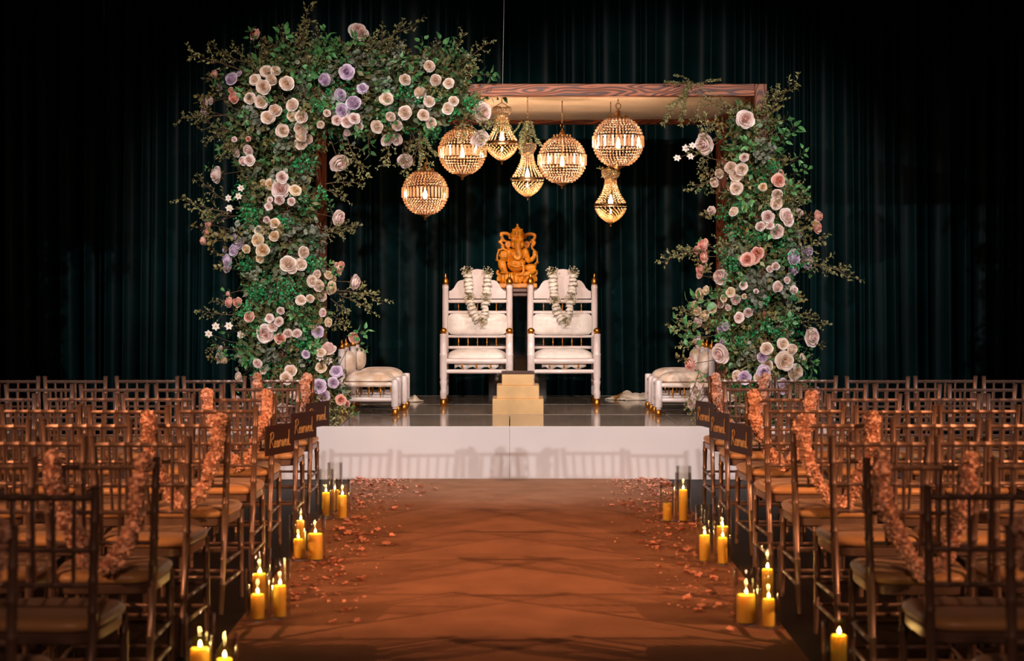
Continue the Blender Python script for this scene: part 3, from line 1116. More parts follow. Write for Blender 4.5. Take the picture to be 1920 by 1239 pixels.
# scrollwork at both sides
sl = MB()
tb(sl, [(318, 300, 0.01), (300, 240, 0.01), (245, 215, 0.01), (185, 222, 0.01), (188, 270, 0.01), (212, 320, 0.01)], (30, 24), 6)
tb(sl, [(212, 320, 0.01), (165, 340, 0.01), (185, 380, 0.01), (208, 400, 0.01), (200, 450, 0.0), (150, 470, 0.0), (125, 520, -0.01), (115, 600, -0.01), (140, 650, -0.02)], (24, 14), 6)
el(sl, 225, 330, 26, 20, 0.0, 18)
tb(sl, [(240, 320, 0.0), (262, 350, 0.0), (282, 340, 0.0)], 16)
for x, y in ((172, 215), (168, 245), (182, 300), (150, 345), (215, 440), (135, 470), (108, 620), (190, 420)):
    el(sl, x, y, 20, 20, 0.005, 16)
tb(sl, [(205, 445, 0.0), (250, 470, 0.0), (290, 450, 0.0)], 18)
tb(sl, [(535, 300, 0.01), (552, 250, 0.01), (600, 225, 0.01), (680, 238, 0.01), (688, 285, 0.01), (640, 330, 0.01)], (30, 24), 6)
tb(sl, [(640, 330, 0.01), (688, 350, 0.01), (672, 395, 0.01), (645, 400, 0.01), (655, 450, 0.0), (700, 490, 0.0), (722, 540, -0.01), (728, 640, -0.01), (690, 690, -0.02)], (24, 14), 6)
tb(sl, [(640, 330, 0.0), (620, 355, 0.0), (590, 345, 0.0)], 18)
for x, y in ((695, 240), (692, 268), (690, 370), (650, 425), (722, 510), (735, 660), (705, 690), (660, 380)):
    el(sl, x, y, 20, 20, 0.005, 16)
for s_ in (-1, 1):
    cx = 418 + s_ * 290
    tb(sl, [(cx, 780, -0.03), (cx + s_ * 12, 830, -0.03), (cx - s_ * 20, 860, -0.03), (cx + s_ * 5, 900, -0.03), (cx, 950, -0.03)], 20, 6)
    el(sl, cx + s_ * 5, 795, 24, 22, -0.03, 20)
    el(sl, cx - s_ * 30, 930, 40, 22, -0.03, 30)
for mb_, nm in ((fg, 'figure'), (cr, 'crown'), (sl, 'side_scrollwork')):
    o = mb_.build(nm, 'statue', sg, angle=None)
    rm = o.modifiers.new('remesh', 'REMESH')
    rm.mode = 'VOXEL'
    rm.voxel_size = 0.0034
    rm.use_smooth_shade = True
    sm = o.modifiers.new('smooth', 'SMOOTH')
    sm.iterations = 2
    sm.factor = 0.5

# ------------------------------------------------------------------ blossoms
def rose_mesh(name, col, seed, openness=1.0):
    """layered cup-shaped rose, radius about 1, facing +Z"""
    rg = random.Random(seed)
    m = MB()
    #         n, base r, rim r, rim z, half width, heart, lip
    layers = [(3, 0.05, 0.13, 0.60, 1.30, 1, 0.0), (3, 0.12, 0.27, 0.61, 1.25, 1, 0.02), (4, 0.18, 0.43, 0.56, 1.02, 1, 0.05), (5, 0.24, 0.62, 0.44, 0.88, 0, 0.10),
              (5, 0.28, 0.83 * openness, 0.25, 0.84, 0, 0.16), (5, 0.30, 0.98 * openness, 0.02, 0.78, 0, 0.20)]
    nu, nv = 6, 5
    for li, (n, r0, r1, zt, hw, mi, lip) in enumerate(layers):
        th0 = rg.uniform(0, 6)
        for k in range(n):
            th = th0 + 2 * PI * k / n + rg.uniform(-0.14, 0.14)
            zj, rj = zt + rg.uniform(-0.05, 0.05), r1 * rg.uniform(0.92, 1.06)
            wv = rg.uniform(0, 6)
            vs, fs = [], []
            for j in range(nv + 1):
                v = j / nv
                for i in range(nu + 1):
                    u = i / nu * 2 - 1
                    wid = hw * (0.5 + 0.5 * math.sin(PI * min(1, 0.15 + v * 0.55)))
                    rr = r0 * 0.4 + (rj - r0 * 0.4) * math.sin(v * PI / 2) ** 0.9 + lip * max(0, v - 0.7) * 1.2
                    rr *= 1 - 0.10 * u * u * v * (1 if li > 2 else 0.3)
                    rr += 0.035 * u + 0.02 * v * math.sin(3 * u + wv)
                    a = th + u * wid
                    z = -0.42 + (zj + 0.42) * v ** 1.25 - (0.13 if li > 2 else 0.06) * u * u * v - lip * 0.8 * max(0, v - 0.75) * 2 + 0.03 * v * math.sin(4 * u + wv)
                    vs.append((rr * math.cos(a), rr * math.sin(a), z))
            for j in range(nv):
                for i in range(nu):
                    q = j * (nu + 1) + i
                    fs.append((q, q + 1, q + nu + 2, q + nu + 1))
            m.cur = mi
            m.add(vs, fs)
    m.cur = 1
    m.ball((0, 0, 0.1), (0.10, 0.10, 0.42), 7, 5)
    m.cur = 2
    for k in range(5):
        a = 2 * PI * k / 5
        m.leaf((0, 0, -0.42), (math.cos(a), math.sin(a), -0.05), (0, 0, 1), 0.8, 0.32)
    return m.mesh(name, ['rose_' + col, 'rose_heart_' + col, 'leaf_olive'], True, None)


ROSES = {c: [rose_mesh('rose_' + n, c, i * 7 + j, op) for j, op in enumerate((1.0, 0.86, 1.1))] for i, (c, n) in enumerate((('c', 'cream'), ('b', 'blush'), ('e', 'apricot'), ('m', 'mauve'), ('p', 'coral')))}
ROSE_LABEL = {'c': None, 'b': 'blush pink rose', 'e': 'apricot rose', 'm': 'mauve rose', 'p': 'coral pink rose'}


def cosmos_mesh():
    m = MB()
    for k in range(6):
        a = 2 * PI * k / 6
        m.leaf((0.1 * math.cos(a), 0.1 * math.sin(a), 0), (math.cos(a), math.sin(a), 0.2), (0, 0, 1), 0.95, 0.75, 0.15, 0.2, 4)
    m.cur = 1
    m.ball((0, 0, 0.05), (0.2, 0.2, 0.13), 8, 5)
    return m.mesh('white_blossom', ['cosmos_white', 'pollen'], True, None)


COSMOS = cosmos_mesh()


# ------------------------------------------------------------------ foliage sprigs (unit length about 1, growing +Z)
def rvec(rg, s_=1.0):
    return Vector((rg.uniform(-s_, s_), rg.uniform(-s_, s_), rg.uniform(-s_, s_)))


def sprig_box(seed, name='boxwood_sprig', lm='leaf_box', fine=1.0, twigs=11):
    rg = random.Random(seed)
    m = MB()
    m.cur = 1
    bend = Vector((rg.uniform(-0.25, 0.25), rg.uniform(-0.25, 0.25), 0))
    stem = [Vector((0, 0, 0)) + bend * (t * t) + Vector((0, 0, t)) for t in (0, 0.25, 0.5, 0.75, 1.0)]
    m.tube(stem, [0.016, 0.013, 0.010, 0.008, 0.004], 4, False)
    at = lambda t: bend * (t * t) + Vector((0, 0, t))
    for k in range(twigs):
        t = 0.18 + 0.8 * k / (twigs - 1)
        p = at(t)
        a = k * 2.4 + rg.uniform(-0.4, 0.4)
        d = Vector((math.cos(a), math.sin(a), rg.uniform(0.7, 1.5))).normalized()
        L = rg.uniform(0.22, 0.36) * (1.15 - 0.55 * t)
        m.cur = 1
        q = p + d * L + Vector((0, 0, -0.03))
        m.tube([p, p + d * L * 0.5, q], [0.006, 0.005, 0.003], 3, False)
        m.cur = 0
        nl = 9
        for i in range(nl):
            tt = 0.25 + 0.75 * i / (nl - 1)
            c = p + d * (L * tt)
            for s_ in range(1 if i < nl - 1 else 2):
                ld = (d * 0.7 + rvec(rg, 1.0)).normalized()
                m.leaf(c, ld, rvec(rg), rg.uniform(0.05, 0.085) * fine, rg.uniform(0.03, 0.045) * fine, 0.2, 0.1, 2)
    return m.mesh(name, [lm, 'twig'], True, None)


def sprig_leafy(seed, name, lm, n=11, L=0.24, W=0.13, spread=1.0, rnd=False):
    rg = random.Random(seed)
    m = MB()
    m.cur = 1
    bend = Vector((rg.uniform(-0.3, 0.3), rg.uniform(-0.3, 0.3), 0))
    at = lambda t: bend * (t * t) + Vector((0, 0, t))
    m.tube([at(t) for t in (0, 0.33, 0.66, 0.9)], [0.014, 0.011, 0.008, 0.004], 4, False)
    for k in range(n):
        t = 0.15 + 0.78 * k / (n - 1)
        p = at(t)
        a = k * 2.5 + rg.uniform(-0.5, 0.5)
        d = Vector((math.cos(a) * spread, math.sin(a) * spread, rg.uniform(0.3, 0.9))).normalized()
        st_ = rg.uniform(0.05, 0.16)
        m.cur = 1
        m.tube([p, p + d * st_], [0.005, 0.004], 3, False)
        m.cur = 0
        nn = (Vector((0, 0, 1)) + rvec(rg, 0.9)).normalized()
        m.leaf(p + d * st_, d + rvec(rg, 0.3), nn, L * rg.uniform(0.75, 1.15), W * rg.uniform(0.85, 1.15), 0.22, 0.18, 5 if not rnd else 5)
    m.leaf(at(0.9), at(1) - at(0.8), rvec(rg), L, W, 0.2, 0.15, 5)
    return m.mesh(name, [lm, 'twig'], True, None)


def sprig_round(seed, name, lm, n, r):
    """many small round leaves in a loose cluster (r = leaf radius)"""
    rg = random.Random(seed)
    m = MB()
    m.cur = 1
    stems = []
    for k in range(6):
        a = k * 1.05 + rg.uniform(-0.3, 0.3)
        tip = Vector((math.cos(a) * rg.uniform(0.2, 0.45), math.sin(a) * rg.uniform(0.2, 0.45), rg.uniform(0.7, 1.05)))
        mid = tip * 0.5 + Vector((0, 0, 0.12))
        stems.append((Vector((0, 0, 0)), mid, tip))
        m.tube([(0, 0, 0), mid, tip], [0.008, 0.006, 0.003], 3, False)
    m.cur = 0
    for i in range(n):
        p0, p1, p2 = stems[i % 6]
        t = rg.uniform(0.2, 1.0)
        c = p0 * (1 - t) ** 2 + p1 * 2 * t * (1 - t) + p2 * t * t + rvec(rg, 0.09)
        nn = (rvec(rg, 1.0) + Vector((0, -0.2, 0.6))).normalized()
        x = nn.orthogonal().normalized()
        y = nn.cross(x)
        rr = r * rg.uniform(0.75, 1.2)
        pts = [c + (x * math.cos(2 * PI * q / 7) + y * math.sin(2 * PI * q / 7)) * rr for q in range(7)] + [c - nn * rr * 0.2]
        m.add(pts, [(q, (q + 1) % 7, 7) for q in range(7)])
    return m.mesh(name, [lm, 'twig'], True, None)


def sprig_vine(seed):
    """drooping vine of tiny leaves, unit length along +Z"""
    rg = random.Random(seed)
    m = MB()
    bend = Vector((rg.uniform(-0.15, 0.15), rg.uniform(-0.15, 0.15), 0))
    at = lambda t: bend * (t * t) + Vector((0.03 * math.sin(t * 9), 0, t))
    m.cur = 1
    m.tube([at(i / 6) for i in range(7)], 0.007, 3, False)
    m.cur = 0
    for i in range(64):
        t = 0.05 + 0.95 * i / 63
        d = (Vector((0, 0, 0.6)) + Vector((math.cos(i * 2.4), math.sin(i * 2.4), 0))).normalized()
        m.leaf(at(t), d, rvec(rg), rg.uniform(0.07, 0.12), 0.05, 0.2, 0.1, 2)
    return m.mesh('vine_strand', ['leaf_box', 'twig'], True, None)


SPR = {
    'B': [sprig_box(s_) for s_ in (1, 2, 3, 4)],
    'F': [sprig_leafy(s_, 'ficus_sprig', 'leaf_ficus', 11, 0.24, 0.135) for s_ in (11, 12, 13)],
    'E': [sprig_round(s_, 'eucalyptus_sprig', 'leaf_euca', 34, 0.085) for s_ in (21, 22, 23)],
    'G': [sprig_round(s_, 'maidenhair_sprig', 'leaf_fern', 110, 0.036) for s_ in (31, 32, 33)],
    'O': [sprig_leafy(s_, 'rose_leaf_sprig', 'leaf_olive', 12, 0.22, 0.15) for s_ in (41, 42)],
    'V': [sprig_vine(s_) for s_ in (51, 52, 53)],
}
SPN = {'B': 'boxwood_sprig', 'F': 'ficus_sprig', 'E': 'eucalyptus_sprig', 'G': 'maidenhair_sprig', 'O': 'rose_leaf_sprig', 'V': 'vine_strand'}


def aim(d, roll):
    return (Vector(d).to_track_quat('Z', 'Y').to_matrix() @ Matrix.Rotation(roll, 3, 'Z')).to_euler()


def sprig(t, kind, root, tip, rg, width=1.0):
    """sprig from a world root to a world tip under thing t"""
    root, tip = Vector(root), Vector(tip)
    if t.name.startswith('flower_column'):
        root.z = max(root.z, STZ + 0.05)
        tip.z = max(tip.z, STZ + 0.03)
    d = tip - root
    L = d.length
    return put(SPN[kind], rg.choice(SPR[kind]), t, root - t.location, aim(d, rg.uniform(0, 6.28)), (L * width, L * width, L))


class Arrangement:
    def __init__(s, t, blobs, seed, rzm):
        s.t, s.blobs, s.rg = t, blobs, random.Random(seed)
        s.c = []
        for x, y, rx, ry, Y, rz, kinds in blobs:
            p = P(x, y, Y)
            s.c.append((p, rx * Y / F, ry * Y / F, rz, kinds))

    def front(s, px, py):
        """depth of the front of the mass seen at this pixel, None outside"""
        best = None
        for (x, y, rx, ry, Y, rz, k) in s.blobs:
            q = ((px - x) / rx) ** 2 + ((py - y) / ry) ** 2
            if q < 1:
                f = Y - rz * math.sqrt(1 - q)
                best = f if best is None else min(best, f)
        return best

    def fill(s, per_blob, length):
        rg = s.rg
        for p, rx, ry, rz, kinds in s.c:
            area = rx * ry / (0.35 * 0.25)
            n = max(4, int(per_blob * area))
            for i in range(n):
                a = rg.uniform(0, 2 * PI)
                el_ = math.asin(rg.uniform(-1, 1))
                d = Vector((math.cos(a) * math.cos(el_), math.sin(a) * math.cos(el_), math.sin(el_)))
                if d.y > 0.25 and rg.random() < 0.65:
                    d.y = -d.y
                root = p + Vector((d.x * rx, d.y * rz, d.z * ry)) * rg.uniform(0.35, 0.72)
                k = rg.choice(kinds)
                g = (d + Vector((0, -0.25, 0.18)) + rvec(rg, 0.55)).normalized()
                L = length * rg.uniform(0.7, 1.15) * {'B': 1.1, 'F': 1.0, 'E': 0.95, 'G': 0.9, 'O': 0.9, 'V': 1.0}[k]
                sprig(s.t, k, root, root + g * L, rg)

    def core(s, n):
        """dense inner leaves that nobody could count"""
        rg = s.rg
        ms = {'leaf_dark': MB(), 'leaf_olive': MB(), 'leaf_ficus': MB(), 'leaf_box': MB()}
        keys = ['leaf_dark', 'leaf_dark', 'leaf_olive', 'leaf_ficus', 'leaf_box']
        for p, rx, ry, rz, kinds in s.c:
            for i in range(int(n * rx * ry / (0.35 * 0.25))):
                d = rvec(rg)
                while d.length > 1 or d.length < 0.45:
                    d = rvec(rg)
                q = p + Vector((d.x * rx, d.y * rz, d.z * ry)) * 0.9
                if q.z < STZ + 0.05:
                    continue
                ms[rg.choice(keys)].leaf(q - s.t.location, d + rvec(rg), d + rvec(rg, 0.7), rg.uniform(0.05, 0.085), rg.uniform(0.028, 0.05), 0.2, 0.2, 2)
        for k, m in ms.items():
            o = m.build('inner_foliage', k, s.t, angle=None)
            o['kind'] = 'stuff'

    def rose(s, px, py, rp, col):
        rg = s.rg
        f = s.front(px, py)
        inside = f is not None
        if inside:
            Y = f - rg.uniform(0.10, 0.16)
        else:
            Y = 14.22 + rg.uniform(-0.05, 0.08)
        Y = max(Y, 13.86)
        p = P(px, py, Y)
        r = 1.1 * rp * Y / F
        # face outwards from the nearest blob centre and towards the hall
        best = min(s.c, key=lambda c: (c[0] - p).length)
        d = (p - best[0])
        d = Vector((d.x * 1.4, min(d.y, -0.25) - 0.25, d.z * 1.0 + 0.04)).normalized() + rvec(rg, 0.22)
        o = put('rose', rg.choice(ROSES[col]), s.t, p - s.t.location, aim(d, rg.uniform(0, 6.28)), (r, r, r))
        if ROSE_LABEL[col]:
            o['label'] = ROSE_LABEL[col]
        # stem back into the mass
        tgt = best[0] + (p - best[0]) * 0.35
        m = MB()
        a = p - d.normalized() * r * 0.3
        m.tube([a - s.t.location, (a + tgt) / 2 - d * 0.02 - s.t.location, tgt - s.t.location], 0.0028, 4, False)
        st_ = m.build('stem', 'twig', o, angle=None)
        st_.parent = s.t
        if not inside or rg.random() < 0.35:
            k = 'O' if rg.random() < 0.6 else 'F'
            g = (d * 0.3 + rvec(rg, 1.0)).normalized()
            rt = p - d.normalized() * r * 0.9
            sprig(s.t, k, rt, rt + g * 0.16, rg)

    def cosmos(s, px, py, rp):
        rg = s.rg
        f = s.front(px, py)
        Y = (f - 0.08) if f else 14.1
        p = P(px, py, max(Y, 13.86))
        r = rp * p.y / F
        d = Vector((rg.uniform(-0.5, 0.5), -1, rg.uniform(-0.2, 0.6)))
        o = put('white_blossom', COSMOS, s.t, p - s.t.location, aim(d, rg.uniform(0, 6)), (r, r, r))
        o['label'] = 'small open white blossom'
        best = min(s.c, key=lambda c: (c[0] - p).length)
        tgt = best[0] + (p - best[0]) * 0.4
        a = p + Vector((0, 0.004, 0))
        MB().tube([a - s.t.location, (a + tgt) / 2 + Vector((0, 0, -0.02)) - s.t.location, tgt - s.t.location], 0.002, 4, False).build('stem', 'twig', s.t, angle=None)


# --- larger flower column, reaching along the beam
AL = [(500, 165, 78, 62, 14.34, 0.26, 'BOFE'), (560, 120, 70, 42, 14.34, 0.22, 'BFFO'), (640, 128, 85, 50, 14.32, 0.24, 'FFBE'), (735, 140, 85, 52, 14.32, 0.24, 'FFBE'),
      (825, 140, 68, 48, 14.32, 0.22, 'FFBB'), (600, 205, 80, 48, 14.32, 0.28, 'BGEF'), (690, 210, 80, 46, 14.32, 0.27, 'GBEF'), (780, 210, 70, 44, 14.32, 0.25, 'EBGF'), (860, 190, 45, 34, 14.30, 0.2, 'BFG'),
      (500, 240, 85, 55, 14.36, 0.30, 'BBEF'), (520, 310, 78, 55, 14.38, 0.32, 'BEFG'), (525, 385, 78, 55, 14.38, 0.32, 'EBGG'), (525, 455, 78, 55, 14.38, 0.32, 'EEBG'),
      (530, 525, 85, 55, 14.38, 0.33, 'GGEB'), (535, 595, 90, 55, 14.36, 0.33, 'GFBB'), (530, 660, 95, 50, 14.36, 0.32, 'EGBF'), (560, 720, 75, 45, 14.36, 0.28, 'BGEF'), (610, 740, 42, 45, 14.30, 0.2, 'BBVF')]
fa = thing('flower_column', 'large column of roses and greenery climbing the frame and spilling along its beam', 'flower arrangement', (-1.85, 14.34, STZ))
A = Arrangement(fa, AL, 3, 0.3)
A.core(1000)
A.fill(32, 0.235)
C1 = [(435, 190, 32, 'p'), (1010, 175, 52, 'b'), (500, 395, 32, 'c'), (550, 390, 30, 'c'), (528, 440, 34, 'c'), (435, 440, 30, 'c'), (483, 480, 38, 'c'), (612, 460, 38, 'c'), (820, 440, 40, 'm'), (942, 398, 40, 'm'),
      (1400, 365, 34, 'c'), (1267, 440, 30, 'c'), (1435, 443, 34, 'c'), (1508, 460, 28, 'c'), (1350, 510, 38, 'c'), (1400, 560, 30, 'c'), (1165, 545, 34, 'c'), (1265, 622, 36, 'c'), (1535, 558, 26, 'c'), (1503, 598, 32, 'c'),
      (1368, 636, 30, 'c'), (1412, 680, 28, 'c'), (1185, 645, 30, 'c'), (1222, 695, 32, 'c'), (1112, 700, 34, 'c'), (1165, 775, 30, 'b'), (1218, 768, 32, 'b'), (1030, 488, 28, 'm'), (910, 525, 32, 'm'), (980, 568, 46, 'm'),
      (920, 615, 38, 'm'), (835, 625, 19, 'c'), (890, 665, 28, 'b'), (945, 672, 32, 'b'), (985, 655, 28, 'b'), (945, 735, 22, 'b'), (1015, 700, 20, 'b'), (305, 435, 40, 'm'), (240, 480, 28, 'm'), (350, 405, 18, 'm'),
      (320, 540, 36, 'p'), (305, 500, 20, 'p'), (190, 555, 24, 'b'), (155, 570, 26, 'b'), (160, 610, 30, 'b'), (215, 410, 28, 'p'), (408, 543, 30, 'c'), (470, 562, 34, 'c'), (548, 608, 38, 'c'), (642, 578, 34, 'c'), (508, 648, 36, 'c'),
      (640, 642, 28, 'e'), (692, 645, 34, 'c'), (590, 722, 34, 'c'), (690, 712, 38, 'c'), (690, 755, 36, 'c'), (690, 795, 32, 'c'), (730, 770, 26, 'c'), (800, 690, 24, 'c'), (225, 965, 48, 'b'), (332, 845, 24, 'b'), (398, 832, 30, 'b'),
      (370, 890, 28, 'b'), (405, 885, 28, 'b'), (400, 768, 16, 'p'), (322, 770, 16, 'b'), (905, 902, 48, 'b'), (1268, 890, 46, 'b'), (1695, 620, 48, 'b'), (1680, 765, 44, 'b'), (585, 980, 30, 'b'), (520, 1020, 28, 'e'), (482, 1012, 22, 'e'),
      (578, 1045, 48, 'b'), (660, 1050, 30, 'e'), (572, 1105, 30, 'b'), (638, 1113, 22, 'b'), (512, 1140, 20, 'b'), (520, 1105, 15, 'b'), (900, 1205, 42, 'b'), (500, 1218, 20, 'b'), (180, 1230, 26, 'p'), (545, 1232, 26, 'e')]
C2 = [(172, 112, 26, 'p'), (162, 155, 24, 'p'), (145, 200, 28, 'p'), (438, 148, 26, 'e'), (432, 198, 34, 'e'), (457, 250, 38, 'e'), (518, 175, 30, 'e'), (518, 117, 26, 'b'), (478, 90, 20, 'b'), (442, 295, 22, 'e'), (303, 250, 30, 'm'),
      (335, 215, 28, 'm'), (270, 300, 34, 'm'), (270, 340, 26, 'm'), (258, 250, 18, 'm'), (370, 245, 26, 'e'), (338, 270, 24, 'e'), (305, 180, 16, 'm'), (590, 320, 40, 'c'), (612, 348, 26, 'c'), (675, 262, 34, 'c'), (660, 325, 30, 'c'),
      (745, 378, 26, 'c'), (718, 412, 28, 'c'), (755, 438, 34, 'c'), (770, 490, 28, 'c'), (822, 450, 32, 'e'), (828, 405, 22, 'e'), (805, 380, 22, 'e'), (708, 505, 24, 'c'), (660, 513, 26, 'c'), (860, 345, 32, 'p'), (875, 325, 18, 'p'),
      (945, 420, 40, 'b'), (775, 580, 22, 'b'), (805, 630, 24, 'e'), (280, 525, 30, 'p'), (325, 525, 30, 'p'), (275, 480, 16, 'p'), (385, 600, 28, 'p'), (552, 570, 22, 'b'), (493, 608, 22, 'b'), (543, 628, 24, 'b'), (470, 690, 46, 'b'),
      (510, 655, 26, 'b'), (550, 715, 28, 'p'), (590, 690, 24, 'b'), (638, 690, 24, 'b'), (750, 680, 30, 'm'), (805, 770, 44, 'b'), (765, 790, 24, 'c'), (685, 800, 20, 'm'), (765, 868, 26, 'e'), (430, 848, 24, 'b'), (235, 770, 18, 'b'),
      (230, 815, 26, 'b'), (255, 830, 22, 'e'), (940, 712, 30, 'p'), (845, 890, 30, 'm'), (830, 950, 28, 'm'), (755, 965, 34, 'm'), (780, 1020, 28, 'm'), (755, 1145, 30, 'p'), (870, 1040, 26, 'p'), (900, 1062, 18, 'p'), (605, 885, 30, 'c'),
      (580, 925, 30, 'c'), (330, 920, 24, 'c'), (325, 1035, 16, 'b'), (710, 985, 22, 'c'), (460, 885, 18, 'c'), (500, 1000, 26, 'c'), (420, 1040, 24, 'b'), (620, 1010, 24, 'c'), (560, 1080, 22, 'b')]
for x, y, r_, c in C1:
    A.rose(330 + x / 2.949, y / 2.949, r_ / 2.949, c)
for x, y, r_, c in C2:
    A.rose(330 + x / 2.815, 380 + y / 2.815, r_ / 2.815, c)
for x, y in ((358, 1040), (345, 1085), (290, 1095), (292, 1150)):
    A.cosmos(330 + x / 2.949, y / 2.949, 7)
for x, y in ((210, 653), (172, 692), (278, 650), (340, 697), (282, 30), (760, 815), (805, 835)):
    A.cosmos(330 + x / 2.815, 380 + y / 2.815, 8)
rgx = random.Random(77)


def jut(arr, kind, x0, y0, x1, y1, Y0=14.2, Y1=14.05, width=1.0):
    sprig(arr.t, kind, P(x0, y0, Y0), P(x1, y1, Y1), rgx, width)


for a in [('B', 460, 135, 362, 92), ('B', 470, 120, 395, 105), ('B', 475, 130, 447, 78), ('B', 540, 115, 602, 32), ('B', 560, 110, 575, 50), ('B', 600, 110, 590, 60), ('B', 680, 110, 758, 26), ('B', 665, 105, 712, 55), ('B', 690, 115, 735, 70),
          ('B', 860, 125, 915, 78), ('B', 850, 115, 862, 62), ('F', 495, 110, 540, 58), ('F', 480, 100, 470, 55), ('F', 600, 110, 612, 70), ('F', 790, 115, 788, 70), ('F', 870, 140, 935, 143), ('F', 780, 125, 835, 85), ('F', 860, 110, 845, 78), ('F', 640, 110, 625, 75),
          ('B', 430, 215, 345, 222), ('B', 440, 240, 385, 255), ('B', 450, 260, 405, 285), ('B', 440, 250, 365, 235), ('B', 435, 400, 340, 384), ('B', 430, 380, 368, 348), ('B', 445, 405, 372, 405), ('B', 610, 345, 668, 330), ('B', 605, 355, 655, 362), ('B', 605, 430, 675, 428), ('B', 600, 435, 655, 440),
          ('B', 630, 545, 715, 542), ('B', 640, 555, 702, 568), ('B', 620, 560, 660, 590), ('B', 620, 590, 660, 610), ('B', 440, 590, 376, 592), ('B', 430, 575, 405, 560), ('B', 735, 255, 722, 318), ('B', 755, 280, 757, 335), ('B', 770, 245, 800, 300), ('F', 690, 240, 690, 288), ('B', 650, 255, 668, 335), ('B', 640, 260, 655, 310),
          ('B', 590, 720, 655, 785), ('B', 600, 730, 640, 775), ('V', 600, 740, 660, 775), ('B', 610, 740, 605, 790), ('B', 430, 650, 395, 655), ('F', 650, 630, 690, 622), ('O', 440, 430, 395, 450), ('O', 440, 440, 390, 440), ('O', 400, 215, 370, 190), ('B', 420, 145, 385, 150), ('V', 790, 255, 785, 318), ('V', 795, 255, 812, 300), ('B', 790, 250, 772, 300),
          ('B', 880, 225, 940, 248), ('B', 870, 215, 925, 225), ('B', 850, 230, 880, 255), ('B', 890, 240, 915, 265)]:
    jut(A, *a)
for a in [('B', 900, 215, 950, 240, 14.25, 14.2), ('E', 520, 420, 470, 460), ('E', 560, 470, 540, 520), ('G', 520, 520, 525, 575, 14.0, 13.95), ('G', 540, 510, 545, 560, 14.0, 13.95), ('G', 600, 340, 605, 380, 14.05, 14.0), ('G', 590, 180, 600, 215, 14.05, 14.0), ('G', 470, 560, 455, 600, 14.05, 14.0)]:
    jut(A, *a)

# --- smaller flower column on the other post
AR = [(1400, 235, 38, 40, 14.32, 0.22, 'BFO'), (1415, 300, 58, 48, 14.34, 0.27, 'BFFE'), (1425, 360, 68, 48, 14.36, 0.30, 'BGFB'), (1430, 420, 72, 48, 14.36, 0.30, 'GGBF'), (1425, 480, 72, 48, 14.36, 0.30, 'BEGG'), (1420, 540, 76, 48, 14.36, 0.30, 'EGBE'),
      (1415, 600, 80, 48, 14.36, 0.30, 'GBGF'), (1420, 660, 80, 46, 14.36, 0.30, 'EGFB'), (1430, 715, 75, 42, 14.36, 0.28, 'BFEG'), (1420, 765, 60, 35, 14.36, 0.24, 'BGFE')]
fb = thing('flower_column', 'smaller column of roses and greenery around the bare end post of the frame', 'flower arrangement', (2.0, 14.34, STZ))
B = Arrangement(fb, AR, 9, 0.3)
B.core(1000)
B.fill(32, 0.23)
C3 = [(680, 425, 56, 'b'), (415, 585, 60, 'b'), (672, 672, 28, 'b'), (585, 735, 42, 'c'), (655, 748, 38, 'c'), (620, 785, 40, 'c'), (510, 775, 34, 'c'), (478, 832, 30, 'c'), (612, 835, 28, 'e'), (622, 870, 40, 'c'), (793, 862, 30, 'e'), (895, 818, 42, 'p'), (910, 772, 20, 'p'),
      (885, 915, 40, 'c'), (880, 970, 38, 'c'), (460, 1015, 30, 'b'), (603, 1020, 32, 'c'), (945, 1045, 42, 'b'), (960, 1080, 32, 'b'), (1028, 1030, 34, 'b'), (825, 1055, 40, 'b'), (778, 1115, 34, 'b'), (838, 1110, 26, 'b'), (885, 1150, 44, 'b'), (1150, 1050, 38, 'p'), (1142, 1118, 40, 'p'), (1028, 1165, 28, 'm'), (410, 1236, 46, 'p')]
C4 = [(330, 150, 26, 'p'), (372, 190, 32, 'p'), (350, 265, 32, 'p'), (345, 295, 22, 'p'), (680, 170, 42, 'p'), (625, 205, 38, 'p'), (665, 205, 26, 'p'), (895, 195, 42, 'm'), (970, 212, 42, 'm'), (895, 262, 38, 'm'), (985, 155, 26, 'm'), (950, 150, 22, 'm'), (465, 305, 50, 'b'), (788, 245, 26, 'b'),
      (755, 262, 20, 'b'), (800, 365, 36, 'b'), (855, 325, 22, 'b'), (895, 385, 24, 'b'), (600, 355, 22, 'b'), (675, 390, 15, 'b'), (345, 408, 32, 'e'), (382, 385, 26, 'e'), (315, 468, 26, 'e'), (330, 505, 26, 'e'), (372, 532, 32, 'e'), (418, 488, 30, 'e'), (335, 572, 26, 'b'), (525, 395, 26, 'e'), (555, 440, 32, 'b'),
      (485, 432, 20, 'e'), (468, 470, 22, 'b'), (510, 485, 20, 'b'), (605, 420, 15, 'e'), (575, 542, 30, 'b'), (628, 515, 30, 'b'), (495, 595, 26, 'm'), (465, 610, 22, 'm'), (480, 690, 22, 'm'), (1000, 655, 50, 'b'), (735, 722, 34, 'c'), (710, 772, 34, 'm'), (735, 825, 42, 'c'), (830, 695, 32, 'c'), (885, 728, 36, 'c'),
      (840, 795, 52, 'c'), (940, 778, 30, 'c'), (905, 862, 46, 'c'), (720, 860, 36, 'm'), (465, 755, 54, 'b'), (335, 672, 34, 'b'), (290, 815, 38, 'p'), (560, 880, 30, 'c'), (605, 890, 38, 'm'), (325, 960, 34, 'b'), (300, 1035, 36, 'b'), (690, 890, 28, 'c'), (830, 925, 28, 'm'), (765, 955, 26, 'p'), (835, 960, 26, 'm'),
      (1030, 1010, 28, 'b'), (1030, 970, 22, 'm'), (490, 990, 28, 'c'), (530, 1010, 22, 'c'), (640, 1000, 24, 'b'), (920, 980, 24, 'c')]
for x, y, r_, c in C3:
    B.rose(1200 + x / 3.441, 100 + y / 3.441, r_ / 3.441, c)
